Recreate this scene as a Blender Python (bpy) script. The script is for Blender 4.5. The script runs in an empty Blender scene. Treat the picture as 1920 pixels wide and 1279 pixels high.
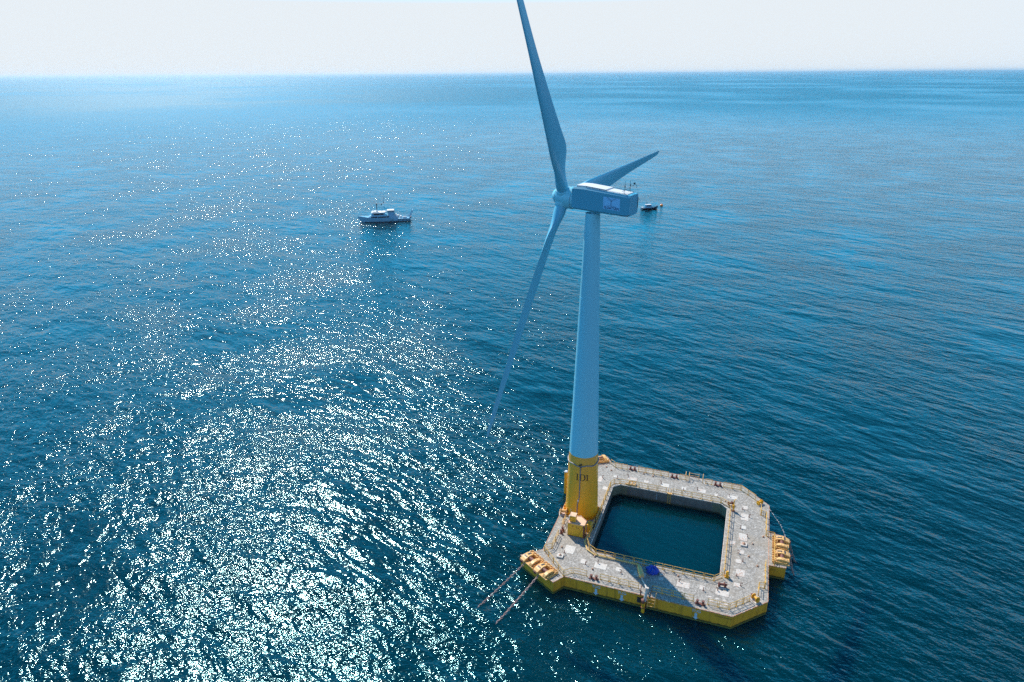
import bpy, math, random
import numpy as np
from mathutils import Vector, Matrix
random.seed(7)
sc = bpy.context.scene
COL = sc.collection
PI = math.pi

# ---------------------------------------------------------------- camera
CF, CX, CY, CZ, CYAW, CPITCH, CROLL = 1261.376, 9.1628, -101.972, 77.562, -0.349917, 0.379069, -0.006528
fw = Vector((math.sin(CYAW)*math.cos(CPITCH), math.cos(CYAW)*math.cos(CPITCH), -math.sin(CPITCH)))
rt = Vector((math.cos(CYAW), -math.sin(CYAW), 0)); up = rt.cross(fw)
r2 = rt*math.cos(CROLL)+up*math.sin(CROLL); u2 = up*math.cos(CROLL)-rt*math.sin(CROLL)
cam_data = bpy.data.cameras.new('camera'); cam = bpy.data.objects.new('camera', cam_data); COL.objects.link(cam)
cam_data.sensor_width = 36; cam_data.lens = CF/1920*36
cam_data.clip_start = 0.5; cam_data.clip_end = 400000
m = Matrix(((r2.x, u2.x, -fw.x, CX), (r2.y, u2.y, -fw.y, CY), (r2.z, u2.z, -fw.z, CZ), (0, 0, 0, 1)))
cam.matrix_world = m
sc.camera = cam

# ---------------------------------------------------------------- light
SUN_AZ = math.radians(-47.0)      # clockwise from +Y
SUN_EL = math.radians(45.5)
world = bpy.data.worlds.new("World"); sc.world = world; world.use_nodes = True
wn = world.node_tree; wn.nodes.clear()
sky = wn.nodes.new('ShaderNodeTexSky'); sky.sky_type = 'NISHITA'; sky.sun_disc = False
sky.sun_elevation = SUN_EL; sky.sun_rotation = SUN_AZ
sky.air_density = 1.0; sky.dust_density = 0.2; sky.ozone_density = 3.0; sky.altitude = 0
def wnode(kind, **kw):
    nd = wn.nodes.new('ShaderNode'+kind)
    for k, v in kw.items(): setattr(nd, k, v)
    return nd
tint = wnode('Mix', data_type='RGBA', blend_type='MULTIPLY'); tint.inputs[0].default_value = 1; tint.inputs[7].default_value = (0.05, 0.34, 0.80, 1)
hs = wnode('HueSaturation'); hs.inputs['Saturation'].default_value = 1.25
# pale sea haze hanging in the lowest degrees of the sky
tc = wnode('TexCoord'); sxyz = wnode('SeparateXYZ'); wn.links.new(tc.outputs['Generated'], sxyz.inputs[0])
hz = wnode('ValToRGB'); cr = hz.color_ramp; cr.interpolation = 'LINEAR'
cr.elements[0].position = 0.12; cr.elements[0].color = (1, 1, 1, 1); cr.elements[1].position = 0.80; cr.elements[1].color = (0, 0, 0, 1)
wn.links.new(sxyz.outputs[2], hz.inputs[0])
hmix = wnode('Mix', data_type='RGBA'); hmix.inputs[7].default_value = (8.9, 9.7, 10.4, 1)
hc = wnode('ValToRGB'); c2 = hc.color_ramp
c2.elements[0].position = 0.088; c2.elements[0].color = (0.665, 0.715, 0.755, 1); c2.elements[1].position = 0.102; c2.elements[1].color = (0.08, 1.08, 1.95, 1)
hscale = wnode('VectorMath', operation='SCALE'); hscale.inputs['Scale'].default_value = 10.0
wn.links.new(sxyz.outputs[2], hc.inputs[0]); wn.links.new(hc.outputs[0], hscale.inputs[0]); 
# the low sky is brighter on the sun's side than behind the viewer
sdot = wnode('VectorMath', operation='DOT_PRODUCT'); sdot.inputs[1].default_value = (math.sin(SUN_AZ), math.cos(SUN_AZ), 0)
wn.links.new(tc.outputs['Generated'], sdot.inputs[0])
smap = wnode('MapRange', interpolation_type='SMOOTHSTEP'); smap.inputs[1].default_value = -0.6; smap.inputs[2].default_value = 0.62; smap.inputs[3].default_value = 0.0; smap.inputs[4].default_value = 1.0
wn.links.new(sdot.outputs['Value'], smap.inputs[0])
hside = wnode('Mix', data_type='RGBA'); hside.inputs[6].default_value = (4.5, 7.6, 11.2, 1); wn.links.new(hscale.outputs[0], hside.inputs[7]); wn.links.new(smap.outputs[0], hside.inputs[0])
wn.links.new(hside.outputs[2], hmix.inputs[7])
bg = wnode('Background'); bg.inputs['Strength'].default_value = 0.107
wo = wnode('OutputWorld')
wn.links.new(sky.outputs[0], tint.inputs[6]); wn.links.new(tint.outputs[2], hs.inputs['Color'])
wn.links.new(hs.outputs[0], hmix.inputs[6]); wn.links.new(hz.outputs[0], hmix.inputs[0])
wn.links.new(hmix.outputs[2], bg.inputs['Color']); wn.links.new(bg.outputs[0], wo.inputs['Surface'])
sun_data = bpy.data.lights.new('sun', 'SUN'); sun_data.energy = 5.0; sun_data.angle = math.radians(0.53)
sun_data.color = (1.0, 0.91, 0.80)
sun = bpy.data.objects.new('sun', sun_data); COL.objects.link(sun)
sdir = Vector((math.sin(SUN_AZ)*math.cos(SUN_EL), math.cos(SUN_AZ)*math.cos(SUN_EL), math.sin(SUN_EL)))
sun.rotation_euler = sdir.to_track_quat('Z', 'Y').to_euler()
sc.view_settings.view_transform = 'Standard'; sc.view_settings.look = 'None'
sc.view_settings.exposure = 0.18; sc.view_settings.gamma = 1.0
sc.render.engine = 'CYCLES'
sc.cycles.use_denoising = False
sc.cycles.max_bounces = 6; sc.cycles.sample_clamp_indirect = 4.0
sc.cycles.caustics_reflective = False; sc.cycles.caustics_refractive = False

#@@HELPERS
# ---------------------------------------------------------------- node helpers
class NT:
    def __init__(s, name):
        s.m = bpy.data.materials.new(name); s.m.use_nodes = True
        s.t = s.m.node_tree; s.t.nodes.clear()
        s.out = s.t.nodes.new('ShaderNodeOutputMaterial')
        s.b = s.t.nodes.new('ShaderNodeBsdfPrincipled')
        s.t.links.new(s.b.outputs[0], s.out.inputs[0])
    def n(s, kind, **kw):
        nd = s.t.nodes.new('ShaderNode'+kind)
        for k, v in kw.items(): setattr(nd, k, v)
        return nd
    def set(s, sock, v):
        if hasattr(v, 'is_output') and v.is_output: s.t.links.new(v, sock)
        else: sock.default_value = v
    def math(s, op, a, b=0.0, c=0.0, clamp=False):
        nd = s.n('Math', operation=op, use_clamp=clamp)
        s.set(nd.inputs[0], a); s.set(nd.inputs[1], b)
        if op in ('MULTIPLY_ADD',): s.set(nd.inputs[2], c)
        return nd.outputs[0]
    def vmath(s, op, a, b=None, sc=None):
        nd = s.n('VectorMath', operation=op); s.set(nd.inputs[0], a)
        if b is not None: s.set(nd.inputs[1], b)
        if sc is not None: s.set(nd.inputs['Scale'], sc)
        return nd.outputs[0]
    def noise(s, vec, scale, detail=2, rough=0.5, dist=0.0, dim='3D'):
        nd = s.n('TexNoise', noise_dimensions=dim); s.set(nd.inputs['Vector'], vec)
        nd.inputs['Scale'].default_value = scale; nd.inputs['Detail'].default_value = detail
        nd.inputs['Roughness'].default_value = rough; nd.inputs['Distortion'].default_value = dist
        return nd.outputs[0]
    def ramp(s, fac, stops, interp='LINEAR'):
        nd = s.n('ValToRGB'); s.set(nd.inputs[0], fac); cr = nd.color_ramp; cr.interpolation = interp
        while len(cr.elements) > 1: cr.elements.remove(cr.elements[-1])
        for i, (p, c) in enumerate(stops):
            e = cr.elements[0] if i == 0 else cr.elements.new(p)
            e.position = p; e.color = (c[0], c[1], c[2], 1) if not isinstance(c, (int, float)) else (c, c, c, 1)
        return nd.outputs[0]
    def mix(s, fac, a, b, mode='MIX'):
        nd = s.n('Mix', data_type='RGBA', blend_type=mode); s.set(nd.inputs[0], fac)
        for sk, v in ((nd.inputs[6], a), (nd.inputs[7], b)):
            if isinstance(v, tuple): v = (v[0], v[1], v[2], 1)
            s.set(sk, v)
        return nd.outputs[2]
    def pos(s):
        return s.n('NewGeometry').outputs['Position']
    def bump(s, h, strength=0.3, dist=0.05):
        nd = s.n('Bump'); s.set(nd.inputs['Height'], h); nd.inputs['Strength'].default_value = strength
        nd.inputs['Distance'].default_value = dist
        s.t.links.new(nd.outputs[0], s.b.inputs['Normal'])
    def P(s, **kw):
        nm = dict(color='Base Color', rough='Roughness', metal='Metallic', spec='Specular IOR Level', ior='IOR', normal='Normal')
        for k, v in kw.items():
            if isinstance(v, tuple): v = (v[0], v[1], v[2], 1)
            s.set(s.b.inputs[nm[k]], v)

# ---------------------------------------------------------------- sea
def water_material():
    w = NT('sea_water')
    pos = w.pos()
    low = w.noise(pos, 0.028, 2, 0.5)                     # gust patches
    gust = w.math('MULTIPLY_ADD', w.ramp(low, [(0.3, 0.0), (0.7, 1.0)]), 1.15, 0.42)
    # very large slicks seen far away
    slick = w.noise(w.vmath('MULTIPLY', pos, (0.0011, 0.0011, 0)), 1.0, 3, 0.6)
    slk = w.ramp(slick, [(0.40, 0.65), (0.52, 1.0)])
    # layers: (angle of crest line from +X, scale 1/m across, stretch, height, detail, gusted)
    layers = [(-0.30, 0.075, 2.0, 0.52, 1, False), (-0.45, 0.22, 2.3, 0.34, 2, False), (0.30, 0.36, 1.7, 0.10, 1, True),
              (-0.42, 0.58, 2.5, 0.135, 1, True), (-0.28, 1.15, 2.0, 0.085, 2, True), (0.15, 2.6, 1.5, 0.048, 2, True)]
    e = 0.06
    # ripples too fine to be told apart far out become plain surface roughness
    far = w.n('MapRange', interpolation_type='SMOOTHSTEP'); ln = w.n('VectorMath', operation='LENGTH'); w.set(ln.inputs[0], pos)
    w.set(far.inputs[0], ln.outputs['Value']); far.inputs[1].default_value = 200; far.inputs[2].default_value = 2200
    far = far.outputs[0]
    near = w.math('SUBTRACT', 1.0, w.math('MULTIPLY', far, 0.30))
    hs_ = []
    for k in range(3):
        off = [(0, 0, 0), (e, 0, 0), (0, e, 0)][k]
        p = w.vmath('ADD', pos, off)
        tot = None
        for (ang, s_, st, amp, det, gu) in layers:
            mp = w.n('Mapping', vector_type='TEXTURE')
            w.set(mp.inputs[0], p); mp.inputs['Rotation'].default_value = (0, 0, ang)
            mp.inputs['Scale'].default_value = (st/s_, 1/s_, 1); mp.inputs['Location'].default_value = (13.7*amp*50, 7, 0)
            nv = w.noise(mp.outputs[0], 1.0, det, 0.5, 0.25, '2D')
            a = w.math('MULTIPLY', nv, amp)
            if gu: a = w.math('MULTIPLY', w.math('MULTIPLY', a, gust), near)
            else: a = w.math('MULTIPLY', a, w.math('SUBTRACT', 1.0, w.math('MULTIPLY', far, 0.35)))
            tot = a if tot is None else w.math('ADD', tot, a)
        hs_.append(tot)
    k = -1.0/e*1.85
    dx = w.math('MULTIPLY', w.math('SUBTRACT', hs_[1], hs_[0]), k)
    dy = w.math('MULTIPLY', w.math('SUBTRACT', hs_[2], hs_[0]), k)
    slx = w.math('MULTIPLY', dx, slk); sly = w.math('MULTIPLY', dy, slk)
    # the enclosed pool of the platform is sheltered: almost calm
    sx = w.n('SeparateXYZ'); w.set(sx.inputs[0], pos)
    inx = w.math('LESS_THAN', w.math('ABSOLUTE', sx.outputs[0]), 10.9)
    iny = w.math('LESS_THAN', w.math('ABSOLUTE', sx.outputs[1]), 10.9)
    calm = w.math('SUBTRACT', 1.0, w.math('MULTIPLY', w.math('MULTIPLY', inx, iny), 0.88))
    cb = w.n('CombineXYZ'); w.set(cb.inputs[0], w.math('MULTIPLY', slx, calm)); w.set(cb.inputs[1], w.math('MULTIPLY', sly, calm)); cb.inputs[2].default_value = 1
    nrm = w.vmath('NORMALIZE', cb.outputs[0])
    col = w.mix(w.noise(pos, 0.012, 2), (0.0, 0.018, 0.026), (0.0, 0.028, 0.038))
    w.P(color=col, rough=w.math('MULTIPLY_ADD', w.math('MULTIPLY', far, slk), 0.24, 0.10), ior=1.38, normal=nrm)
    w.b.inputs['Specular Tint'].default_value = (0.26, 0.86, 1.0, 1)
    w.b.subsurface_method = 'BURLEY'; w.b.inputs['Subsurface Weight'].default_value = 1.0
    w.b.inputs['Subsurface Radius'].default_value = (0.3, 1.0, 1.2); w.b.inputs['Subsurface Scale'].default_value = 8.0
    return w.m

def build_sea():
    rings = [0, 60, 150, 400, 1000, 3000, 9000, 30000, 100000, 250000]; N = 96
    vs = [(0, 0, 0)]; fs = []
    for r in rings[1:]:
        for k in range(N):
            a = 2*PI*k/N; vs.append((r*math.cos(a), r*math.sin(a), 0))
    for k in range(N): fs.append((0, 1+k, 1+(k+1) % N))
    for i in range(len(rings)-2):
        b0 = 1+i*N; b1 = b0+N
        for k in range(N): fs.append((b0+k, b1+k, b1+(k+1) % N, b0+(k+1) % N))
    me = bpy.data.meshes.new('sea'); me.from_pydata(vs, [], fs); me.materials.append(water_material())
    o = bpy.data.objects.new('sea', me); COL.objects.link(o); o['kind'] = 'structure'
build_sea()
#@@REST
# ---------------------------------------------------------------- mesh helpers
class MB:
    def __init__(s): s.v = []; s.f = []
    def add(s, vs, fs):
        b = len(s.v); s.v += [tuple(v) for v in vs]; s.f += [tuple(b+i for i in f) for f in fs]; return s
    def box(s, c, size, rz=0.0, rx=0.0, ry=0.0):
        M = Matrix.Rotation(rz, 3, 'Z') @ Matrix.Rotation(ry, 3, 'Y') @ Matrix.Rotation(rx, 3, 'X'); c = Vector(c)
        vs = [c+M @ Vector((sx*size[0]/2, sy*size[1]/2, sz*size[2]/2)) for sx in (-1, 1) for sy in (-1, 1) for sz in (-1, 1)]
        return s.add(vs, [(0, 1, 3, 2), (4, 6, 7, 5), (0, 4, 5, 1), (2, 3, 7, 6), (0, 2, 6, 4), (1, 5, 7, 3)])
    def cyl(s, p0, p1, r0, r1=None, n=8, caps=True):
        r1 = r0 if r1 is None else r1
        p0 = Vector(p0); p1 = Vector(p1); d = (p1-p0).normalized()
        a = d.orthogonal().normalized(); b = d.cross(a)
        vs = []
        for p, r in ((p0, r0), (p1, r1)):
            for k in range(n):
                t = 2*PI*k/n; vs.append(p+(a*math.cos(t)+b*math.sin(t))*r)
        fs = [(k, (k+1) % n, n+(k+1) % n, n+k) for k in range(n)]
        if caps: fs += [tuple(range(n-1, -1, -1)), tuple(range(n, 2*n))]
        return s.add(vs, fs)
    def tube(s, pts, r, n=6):
        pts = [Vector(p) for p in pts]
        rings = []
        ref = None
        for i, p in enumerate(pts):
            d = (pts[min(i+1, len(pts)-1)]-pts[max(i-1, 0)]).normalized()
            if ref is None: ref = d.orthogonal().normalized()
            a = (ref-d*ref.dot(d)).normalized(); ref = a; b = d.cross(a)
            rings.append([p+(a*math.cos(2*PI*k/n)+b*math.sin(2*PI*k/n))*r for k in range(n)])
        vs = [v for rg in rings for v in rg]; fs = []
        for i in range(len(rings)-1):
            for k in range(n): fs.append((i*n+k, i*n+(k+1) % n, (i+1)*n+(k+1) % n, (i+1)*n+k))
        fs += [tuple(range(n-1, -1, -1)), tuple(range((len(rings)-1)*n, len(rings)*n))]
        return s.add(vs, fs)
    def prism(s, poly, z0, z1, top=True, bottom=True):
        n = len(poly)
        vs = [(x, y, z0) for x, y in poly]+[(x, y, z1) for x, y in poly]
        fs = [(k, (k+1) % n, n+(k+1) % n, n+k) for k in range(n)]
        if bottom: fs.append(tuple(range(n-1, -1, -1)))
        if top: fs.append(tuple(range(n, 2*n)))
        return s.add(vs, fs)
    def loft(s, rings, close=True, caps=True):
        n = len(rings[0]); vs = [v for r in rings for v in r]; fs = []
        for i in range(len(rings)-1):
            for k in range(n if close else n-1):
                fs.append((i*n+k, i*n+(k+1) % n, (i+1)*n+(k+1) % n, (i+1)*n+k))
        if caps: fs += [tuple(range(n-1, -1, -1)), tuple(range((len(rings)-1)*n, len(rings)*n))]
        return s.add(vs, fs)
    def xf(s, M):
        s.v = [tuple(M @ Vector(v)) for v in s.v]; return s
    def build(s, name, mat, parent=None, smooth=False, bevel=0.0):
        me = bpy.data.meshes.new(name); me.from_pydata(s.v, [], s.f); me.materials.append(mat)
        import bmesh
        bm = bmesh.new(); bm.from_mesh(me); bmesh.ops.recalc_face_normals(bm, faces=bm.faces); bm.to_mesh(me); bm.free()
        if smooth:
            me.polygons.foreach_set('use_smooth', [True]*len(me.polygons))
            try: me.set_sharp_from_angle(angle=math.radians(40))
            except Exception: pass
        o = bpy.data.objects.new(name, me); COL.objects.link(o)
        if parent is not None: o.parent = parent
        if bevel:
            b = o.modifiers.new('bevel', 'BEVEL'); b.width = bevel; b.segments = 2; b.limit_method = 'ANGLE'
        return o
def thing(name, label, cat, loc=(0, 0, 0), rz=0.0, group=None):
    o = bpy.data.objects.new(name, None); COL.objects.link(o); o.location = loc; o.rotation_euler = (0, 0, rz)
    o['label'] = label; o['category'] = cat
    if group: o['group'] = group
    return o
def copy_tree(o, parent=None):
    kids = [c for c in COL.objects if c.parent == o]
    c = o.copy(); COL.objects.link(c); c.parent = parent
    for k in kids: copy_tree(k, c)
    return c
def rot(p, a):
    return (p[0]*math.cos(a)-p[1]*math.sin(a), p[0]*math.sin(a)+p[1]*math.cos(a))

# ---------------------------------------------------------------- materials
def painted(name, col, rough=0.45, rust=0.25, rustcol=(0.22, 0.07, 0.025), var=0.12, scale=1.5):
    w = NT(name); p = w.pos()
    n1 = w.noise(p, scale*0.6, 4, 0.6); n2 = w.noise(p, scale*3, 4, 0.65)
    c = w.mix(n1, tuple(x*(1-var) for x in col), tuple(min(1, x*(1+var)) for x in col))
    if rust > 0:
        f = w.ramp(n2, [(0.60-rust*0.2, 0.0), (0.72-rust*0.1, 1.0)])
        c = w.mix(f, c, rustcol)
    w.P(color=c, rough=rough); w.bump(n2, 0.15, 0.01)
    return w.m
def hull_paint():
    w = NT('hull_yellow'); p = w.pos(); sx = w.n('SeparateXYZ'); w.set(sx.inputs[0], p)
    z = sx.outputs[2]
    streak = w.noise(w.vmath('MULTIPLY', p, (2.2, 2.2, 0.18)), 1.0, 5, 0.65)
    blot = w.noise(p, 0.55, 5, 0.65)
    c = w.mix(blot, (0.72, 0.335, 0.02), (0.88, 0.42, 0.035))
    c = w.mix(w.ramp(streak, [(0.50, 0.0), (0.72, 0.75)]), c, (0.26, 0.15, 0.02))
    # growth on the boot line: dark slime with a ragged upper edge, pale green weed lowest
    edge = w.math('ADD', z, w.math('MULTIPLY', w.noise(p, 1.6, 4, 0.7), 0.55))
    c = w.mix(w.ramp(w.math('MULTIPLY', edge, 0.5), [(0.30, 1.0), (0.42, 0.0)]), c, (0.060, 0.055, 0.014))
    c = w.mix(w.ramp(w.math('MULTIPLY', edge, 0.5), [(0.20, 0.9), (0.26, 0.0)]), c, (0.20, 0.19, 0.04))
    dk = w.noise(w.vmath('MULTIPLY', p, (0.25, 0.25, 0.9)), 1.0, 5, 0.7)
    c = w.mix(w.ramp(dk, [(0.56, 0.0), (0.66, 0.8)]), c, (0.14, 0.085, 0.02))
    w.P(color=c, rough=0.55); w.bump(blot, 0.3, 0.05)
    return w.m
def deck_concrete():
    w = NT('deck_concrete'); p = w.pos()
    a = w.noise(p, 0.35, 6, 0.7); b = w.noise(p, 4.0, 5, 0.7); fine = w.noise(p, 14.0, 3, 0.7)
    c = w.mix(a, (0.22, 0.205, 0.175), (0.41, 0.385, 0.34))
    c = w.mix(w.ramp(b, [(0.44, 0.0), (0.60, 0.85)]), c, (0.62, 0.59, 0.53))
    c = w.mix(w.ramp(fine, [(0.40, 0.85), (0.50, 0.0)]), c, (0.12, 0.11, 0.095))
    c = w.mix(w.ramp(w.noise(p, 1.7, 5, 0.8), [(0.50, 0.0), (0.58, 0.6)]), c, (0.19, 0.175, 0.15))
    # bird droppings and lichen specks
    v = w.n('TexVoronoi'); w.set(v.inputs['Vector'], p); v.inputs['Scale'].default_value = 2.0
    sp = w.ramp(w.math('ADD', v.outputs['Distance'], w.math('MULTIPLY', fine, 0.25)), [(0.20, 1.0), (0.27, 0.0)])
    c = w.mix(w.math('MULTIPLY', sp, w.ramp(a, [(0.38, 0.35), (0.55, 1.0)])), c, (0.78, 0.77, 0.74))
    # damp, dirty runs
    d = w.noise(w.vmath('MULTIPLY', p, (0.5, 1.0, 1.0)), 0.8, 6, 0.75, 0.6)
    c = w.mix(w.ramp(d, [(0.57, 0.0), (0.68, 0.55)]), c, (0.20, 0.175, 0.14))
    br = w.noise(p, 0.13, 4, 0.7, 0.8)
    c = w.mix(w.ramp(br, [(0.52, 0.0), (0.66, 0.45)]), c, (0.33, 0.27, 0.19))
    cr_ = w.n('TexVoronoi', feature='DISTANCE_TO_EDGE'); w.set(cr_.inputs['Vector'], w.vmath('ADD', p, w.vmath('MULTIPLY', w.n('TexNoise').outputs['Color'], (0.4, 0.4, 0)))); cr_.inputs['Scale'].default_value = 0.22
    c = w.mix(w.ramp(cr_.outputs['Distance'], [(0.006, 0.5), (0.014, 0.0)]), c, (0.12, 0.10, 0.08))
    w.P(color=c, rough=0.8); w.bump(b, 0.3, 0.03)
    return w.m
def pad_concrete():
    w = NT('pad_concrete'); p = w.pos(); n = w.noise(p, 2.4, 6, 0.7); n2 = w.noise(p, 0.16, 2)
    c = w.mix(n, (0.56, 0.53, 0.47), (0.74, 0.70, 0.62))
    c = w.mix(w.ramp(w.noise(p, 5.0, 5, 0.8), [(0.47, 0.0), (0.60, 0.8)]), c, (0.36, 0.34, 0.31))
    f = w.math('MULTIPLY', w.ramp(w.noise(p, 3.5, 5, 0.75), [(0.50, 0.0), (0.60, 0.85)]), w.ramp(n2, [(0.45, 0.0), (0.58, 1.0)]))
    c = w.mix(f, c, (0.42, 0.20, 0.11)); w.P(color=c, rough=0.75); return w.m
def pool_concrete():
    w = NT('pool_wall_concrete'); p = w.pos()
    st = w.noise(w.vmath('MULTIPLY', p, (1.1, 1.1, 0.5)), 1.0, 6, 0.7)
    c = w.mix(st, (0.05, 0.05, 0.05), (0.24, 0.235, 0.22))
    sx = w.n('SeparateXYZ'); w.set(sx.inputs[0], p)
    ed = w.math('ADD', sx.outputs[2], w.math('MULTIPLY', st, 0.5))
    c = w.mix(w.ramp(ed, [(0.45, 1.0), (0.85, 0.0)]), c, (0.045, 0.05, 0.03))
    w.P(color=c, rough=0.7); return w.m
def plain(name, col, rough=0.5, metal=0.0, var=0.15, scale=2.0):
    w = NT(name); n = w.noise(w.pos(), scale, 3, 0.6)
    w.P(color=w.mix(n, tuple(x*(1-var) for x in col), tuple(min(1, x*(1+var)) for x in col)), rough=rough, metal=metal); return w.m
def tower_paint(name, col):
    w = NT(name); p = w.pos(); sx = w.n('SeparateXYZ'); w.set(sx.inputs[0], p)
    n = w.noise(w.vmath('MULTIPLY', p, (1, 1, 0.12)), 1.2, 4, 0.6)
    c = w.mix(n, tuple(x*0.94 for x in col), col)
    w.P(color=c, rough=0.38); return w.m
M = dict(
    hull=hull_paint(), deck=deck_concrete(), pad=pad_concrete(), pool=pool_concrete(),
    yellow=painted('safety_yellow', (0.88, 0.42, 0.02), 0.45, 0.35),
    rail=painted('rail_yellow', (0.78, 0.46, 0.09), 0.5, 0.45),
    ochre=painted('fairlead_orange', (0.86, 0.50, 0.16), 0.45, 0.5, scale=2.5),
    rust=painted('rusty_steel', (0.16, 0.05, 0.035), 0.6, 0.4, (0.30, 0.11, 0.05)),
    edge=painted('rusty_edge', (0.46, 0.20, 0.09), 0.6, 0.6, (0.70, 0.62, 0.52)),
    chain=painted('chain_rust_glint', (0.30, 0.15, 0.11), 0.4, 0.8, (0.62, 0.54, 0.50), scale=3),  # rusty links; the pale blotches are painted highlights
    tower=tower_paint('turbine_shade_blue', (0.24, 0.66, 0.80)), towery=None,  # light grey tower with the blue of its shade put into the colour
    box=painted('cabinet_yellow', (0.86, 0.42, 0.02), 0.5, 0.35, (0.25, 0.06, 0.03)),
    boxtop=painted('cabinet_roof', (0.74, 0.52, 0.33), 0.55, 0.6, (0.70, 0.36, 0.28)),
    pipe=plain('grey_pipe', (0.20, 0.21, 0.24), 0.45), black=plain('black_lettering', (0.015, 0.015, 0.02), 0.5),
    dark=plain('dark_metal', (0.04, 0.04, 0.045), 0.5), white=plain('white_paint', (0.78, 0.79, 0.80), 0.4, var=0.05),
    panel=plain('logo_panel', (0.26, 0.60, 0.92), 0.4, var=0.02), navy=plain('navy_lettering', (0.012, 0.03, 0.10), 0.5),
    arrow=plain('pale_blue_paint', (0.45, 0.62, 0.72), 0.6, var=0.25, scale=5), tarp=plain('blue_tarpaulin', (0.006, 0.055, 0.42), 0.45, var=0.4, scale=3),
    blade=tower_paint('blade_shade_blue', (0.13, 0.50, 0.67)), roofw=plain('nacelle_roof_white', (0.74, 0.74, 0.72), 0.5, var=0.06),  # blade colour holds the blue shade of a light grey paint
    glass=plain('dark_window', (0.012, 0.02, 0.03), 0.12), orange=plain('orange_plastic', (0.85, 0.25, 0.03), 0.4),
    hullw=plain('boat_white_shade_blue', (0.20, 0.44, 0.60), 0.35, var=0.06), hulld=plain('boat_dark_blue', (0.015, 0.03, 0.055), 0.35),  # white boat paint coloured blue as its shaded side looks
    hose=plain('hose_cream', (0.66, 0.42, 0.14), 0.6), red=plain('red_paint', (0.5, 0.03, 0.02), 0.5),
)
def tower_yellow():
    w = NT('tower_yellow'); p = w.pos(); sx = w.n('SeparateXYZ'); w.set(sx.inputs[0], p)
    n = w.noise(w.vmath('MULTIPLY', p, (1, 1, 0.25)), 1.3, 5, 0.6)
    g = w.ramp(w.math('MULTIPLY', sx.outputs[2], 0.0625), [(0.15, (0.97, 0.43, 0.012)), (0.75, (0.92, 0.43, 0.045)), (0.95, (0.84, 0.41, 0.07))])
    c = w.mix(w.ramp(n, [(0.55, 0.0), (0.8, 0.6)]), g, (0.30, 0.2, 0.04)); w.P(color=c, rough=0.35); return w.m
M['towery'] = tower_yellow()

# ---------------------------------------------------------------- floating platform
ZD = 2.39; S = 18.0
C1 = 5.15
outer = [(-S+C1, -S), (S-5.0, -S), (S, -S+5.0), (S, S-5.0), (S-5.0, S), (-S+C1, S), (-S, S-C1), (-S, -S+C1)]
A, CI = 10.7, 1.2
def inner_ring(a, ci):
    pts = []
    for sx, sy, t0 in ((1, -1, -90), (1, 1, 0), (-1, 1, 90), (-1, -1, 180)):
        k = 2 if not (sx < 0 and sy > 0) else 2
        for j in range(k):
            t = math.radians(t0+90*j/(k-1) if k > 1 else t0)
            pts.append((sx*(a-ci)+ci*math.cos(t), sy*(a-ci)+ci*math.sin(t)))
    return pts
inner = inner_ring(A, CI)
plat = thing('floating_platform', 'square concrete barge-like float with cut corners round an open pool, yellow sides', 'floating platform', (0, 0, 0))
def porch(ang, half, depth):
    # trapezoid shelf sticking out of the deck edge towards direction ang
    return None
def ring_faces(mb, out, inn, z):
    # triangulated annulus between two polygons around the origin
    import bmesh
    from mathutils.geometry import tessellate_polygon
    tris = tessellate_polygon([[Vector((x, y, 0)) for x, y in out], [Vector((x, y, 0)) for x, y in reversed(inn)]])
    pts = [(x, y, z) for x, y in out]+[(x, y, z) for x, y in reversed(inn)]
    mb.add(pts, [tuple(t) for t in tris])
mb = MB(); ring_faces(mb, outer, inner, ZD); mb.build('deck', M['deck'], plat)
mb = MB()
n = len(outer)
def wall(mb, poly, z0, z1, closed=True):
    n = len(poly); rng = range(n if closed else n-1)
    for k in rng:
        a, b = poly[k], poly[(k+1) % n]; L = math.dist(a, b); m_ = max(1, int(L/2))
        for j in range(m_):
            p = [a[i]+(b[i]-a[i])*j/m_ for i in (0, 1)]; q = [a[i]+(b[i]-a[i])*(j+1)/m_ for i in (0, 1)]
            mb.add([(p[0], p[1], z0), (q[0], q[1], z0), (q[0], q[1], z1), (p[0], p[1], z1)], [(0, 1, 2, 3)])
wall(mb, outer, -2.5, ZD-0.002); mb.build('hull_side', M['hull'], plat)
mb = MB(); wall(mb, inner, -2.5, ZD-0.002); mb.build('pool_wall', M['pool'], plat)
# steel lining panels at the pool corners
for sx, sy in ((1, 1), (-1, 1), (1, -1), (-1, -1)):
    mb = MB(); a = A-0.03
    pts = [(sx*(a-CI-1.4), sy*a), (sx*(a-CI), sy*a), (sx*a, sy*(a-CI)), (sx*a, sy*(a-CI-1.4))]
    wall(mb, pts, 0.35, ZD-0.25, closed=False); mb.build('corner_lining', M['pad'] if False else plain('lining_green_grey', (0.16, 0.17, 0.12), 0.6, var=0.35), plat)
# rusty nosing along deck edges
mb = MB()
def nosing(mb, poly, w=0.10, h=0.14, closed=True):
    n = len(poly)
    for k in range(n if closed else n-1):
        a = Vector((*poly[k], 0)); b = Vector((*poly[(k+1) % n], 0)); d = b-a
        mb.box(((a.x+b.x)/2, (a.y+b.y)/2, ZD-0.05), (d.length+w*0.8, w, h), rz=math.atan2(d.y, d.x))
nosing(mb, outer); mb.build('edge_strip', M['edge'], plat)
mb = MB(); nosing(mb, inner, 0.12, 0.16); mb.build('pool_edge_strip', M['pad'], plat)
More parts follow.
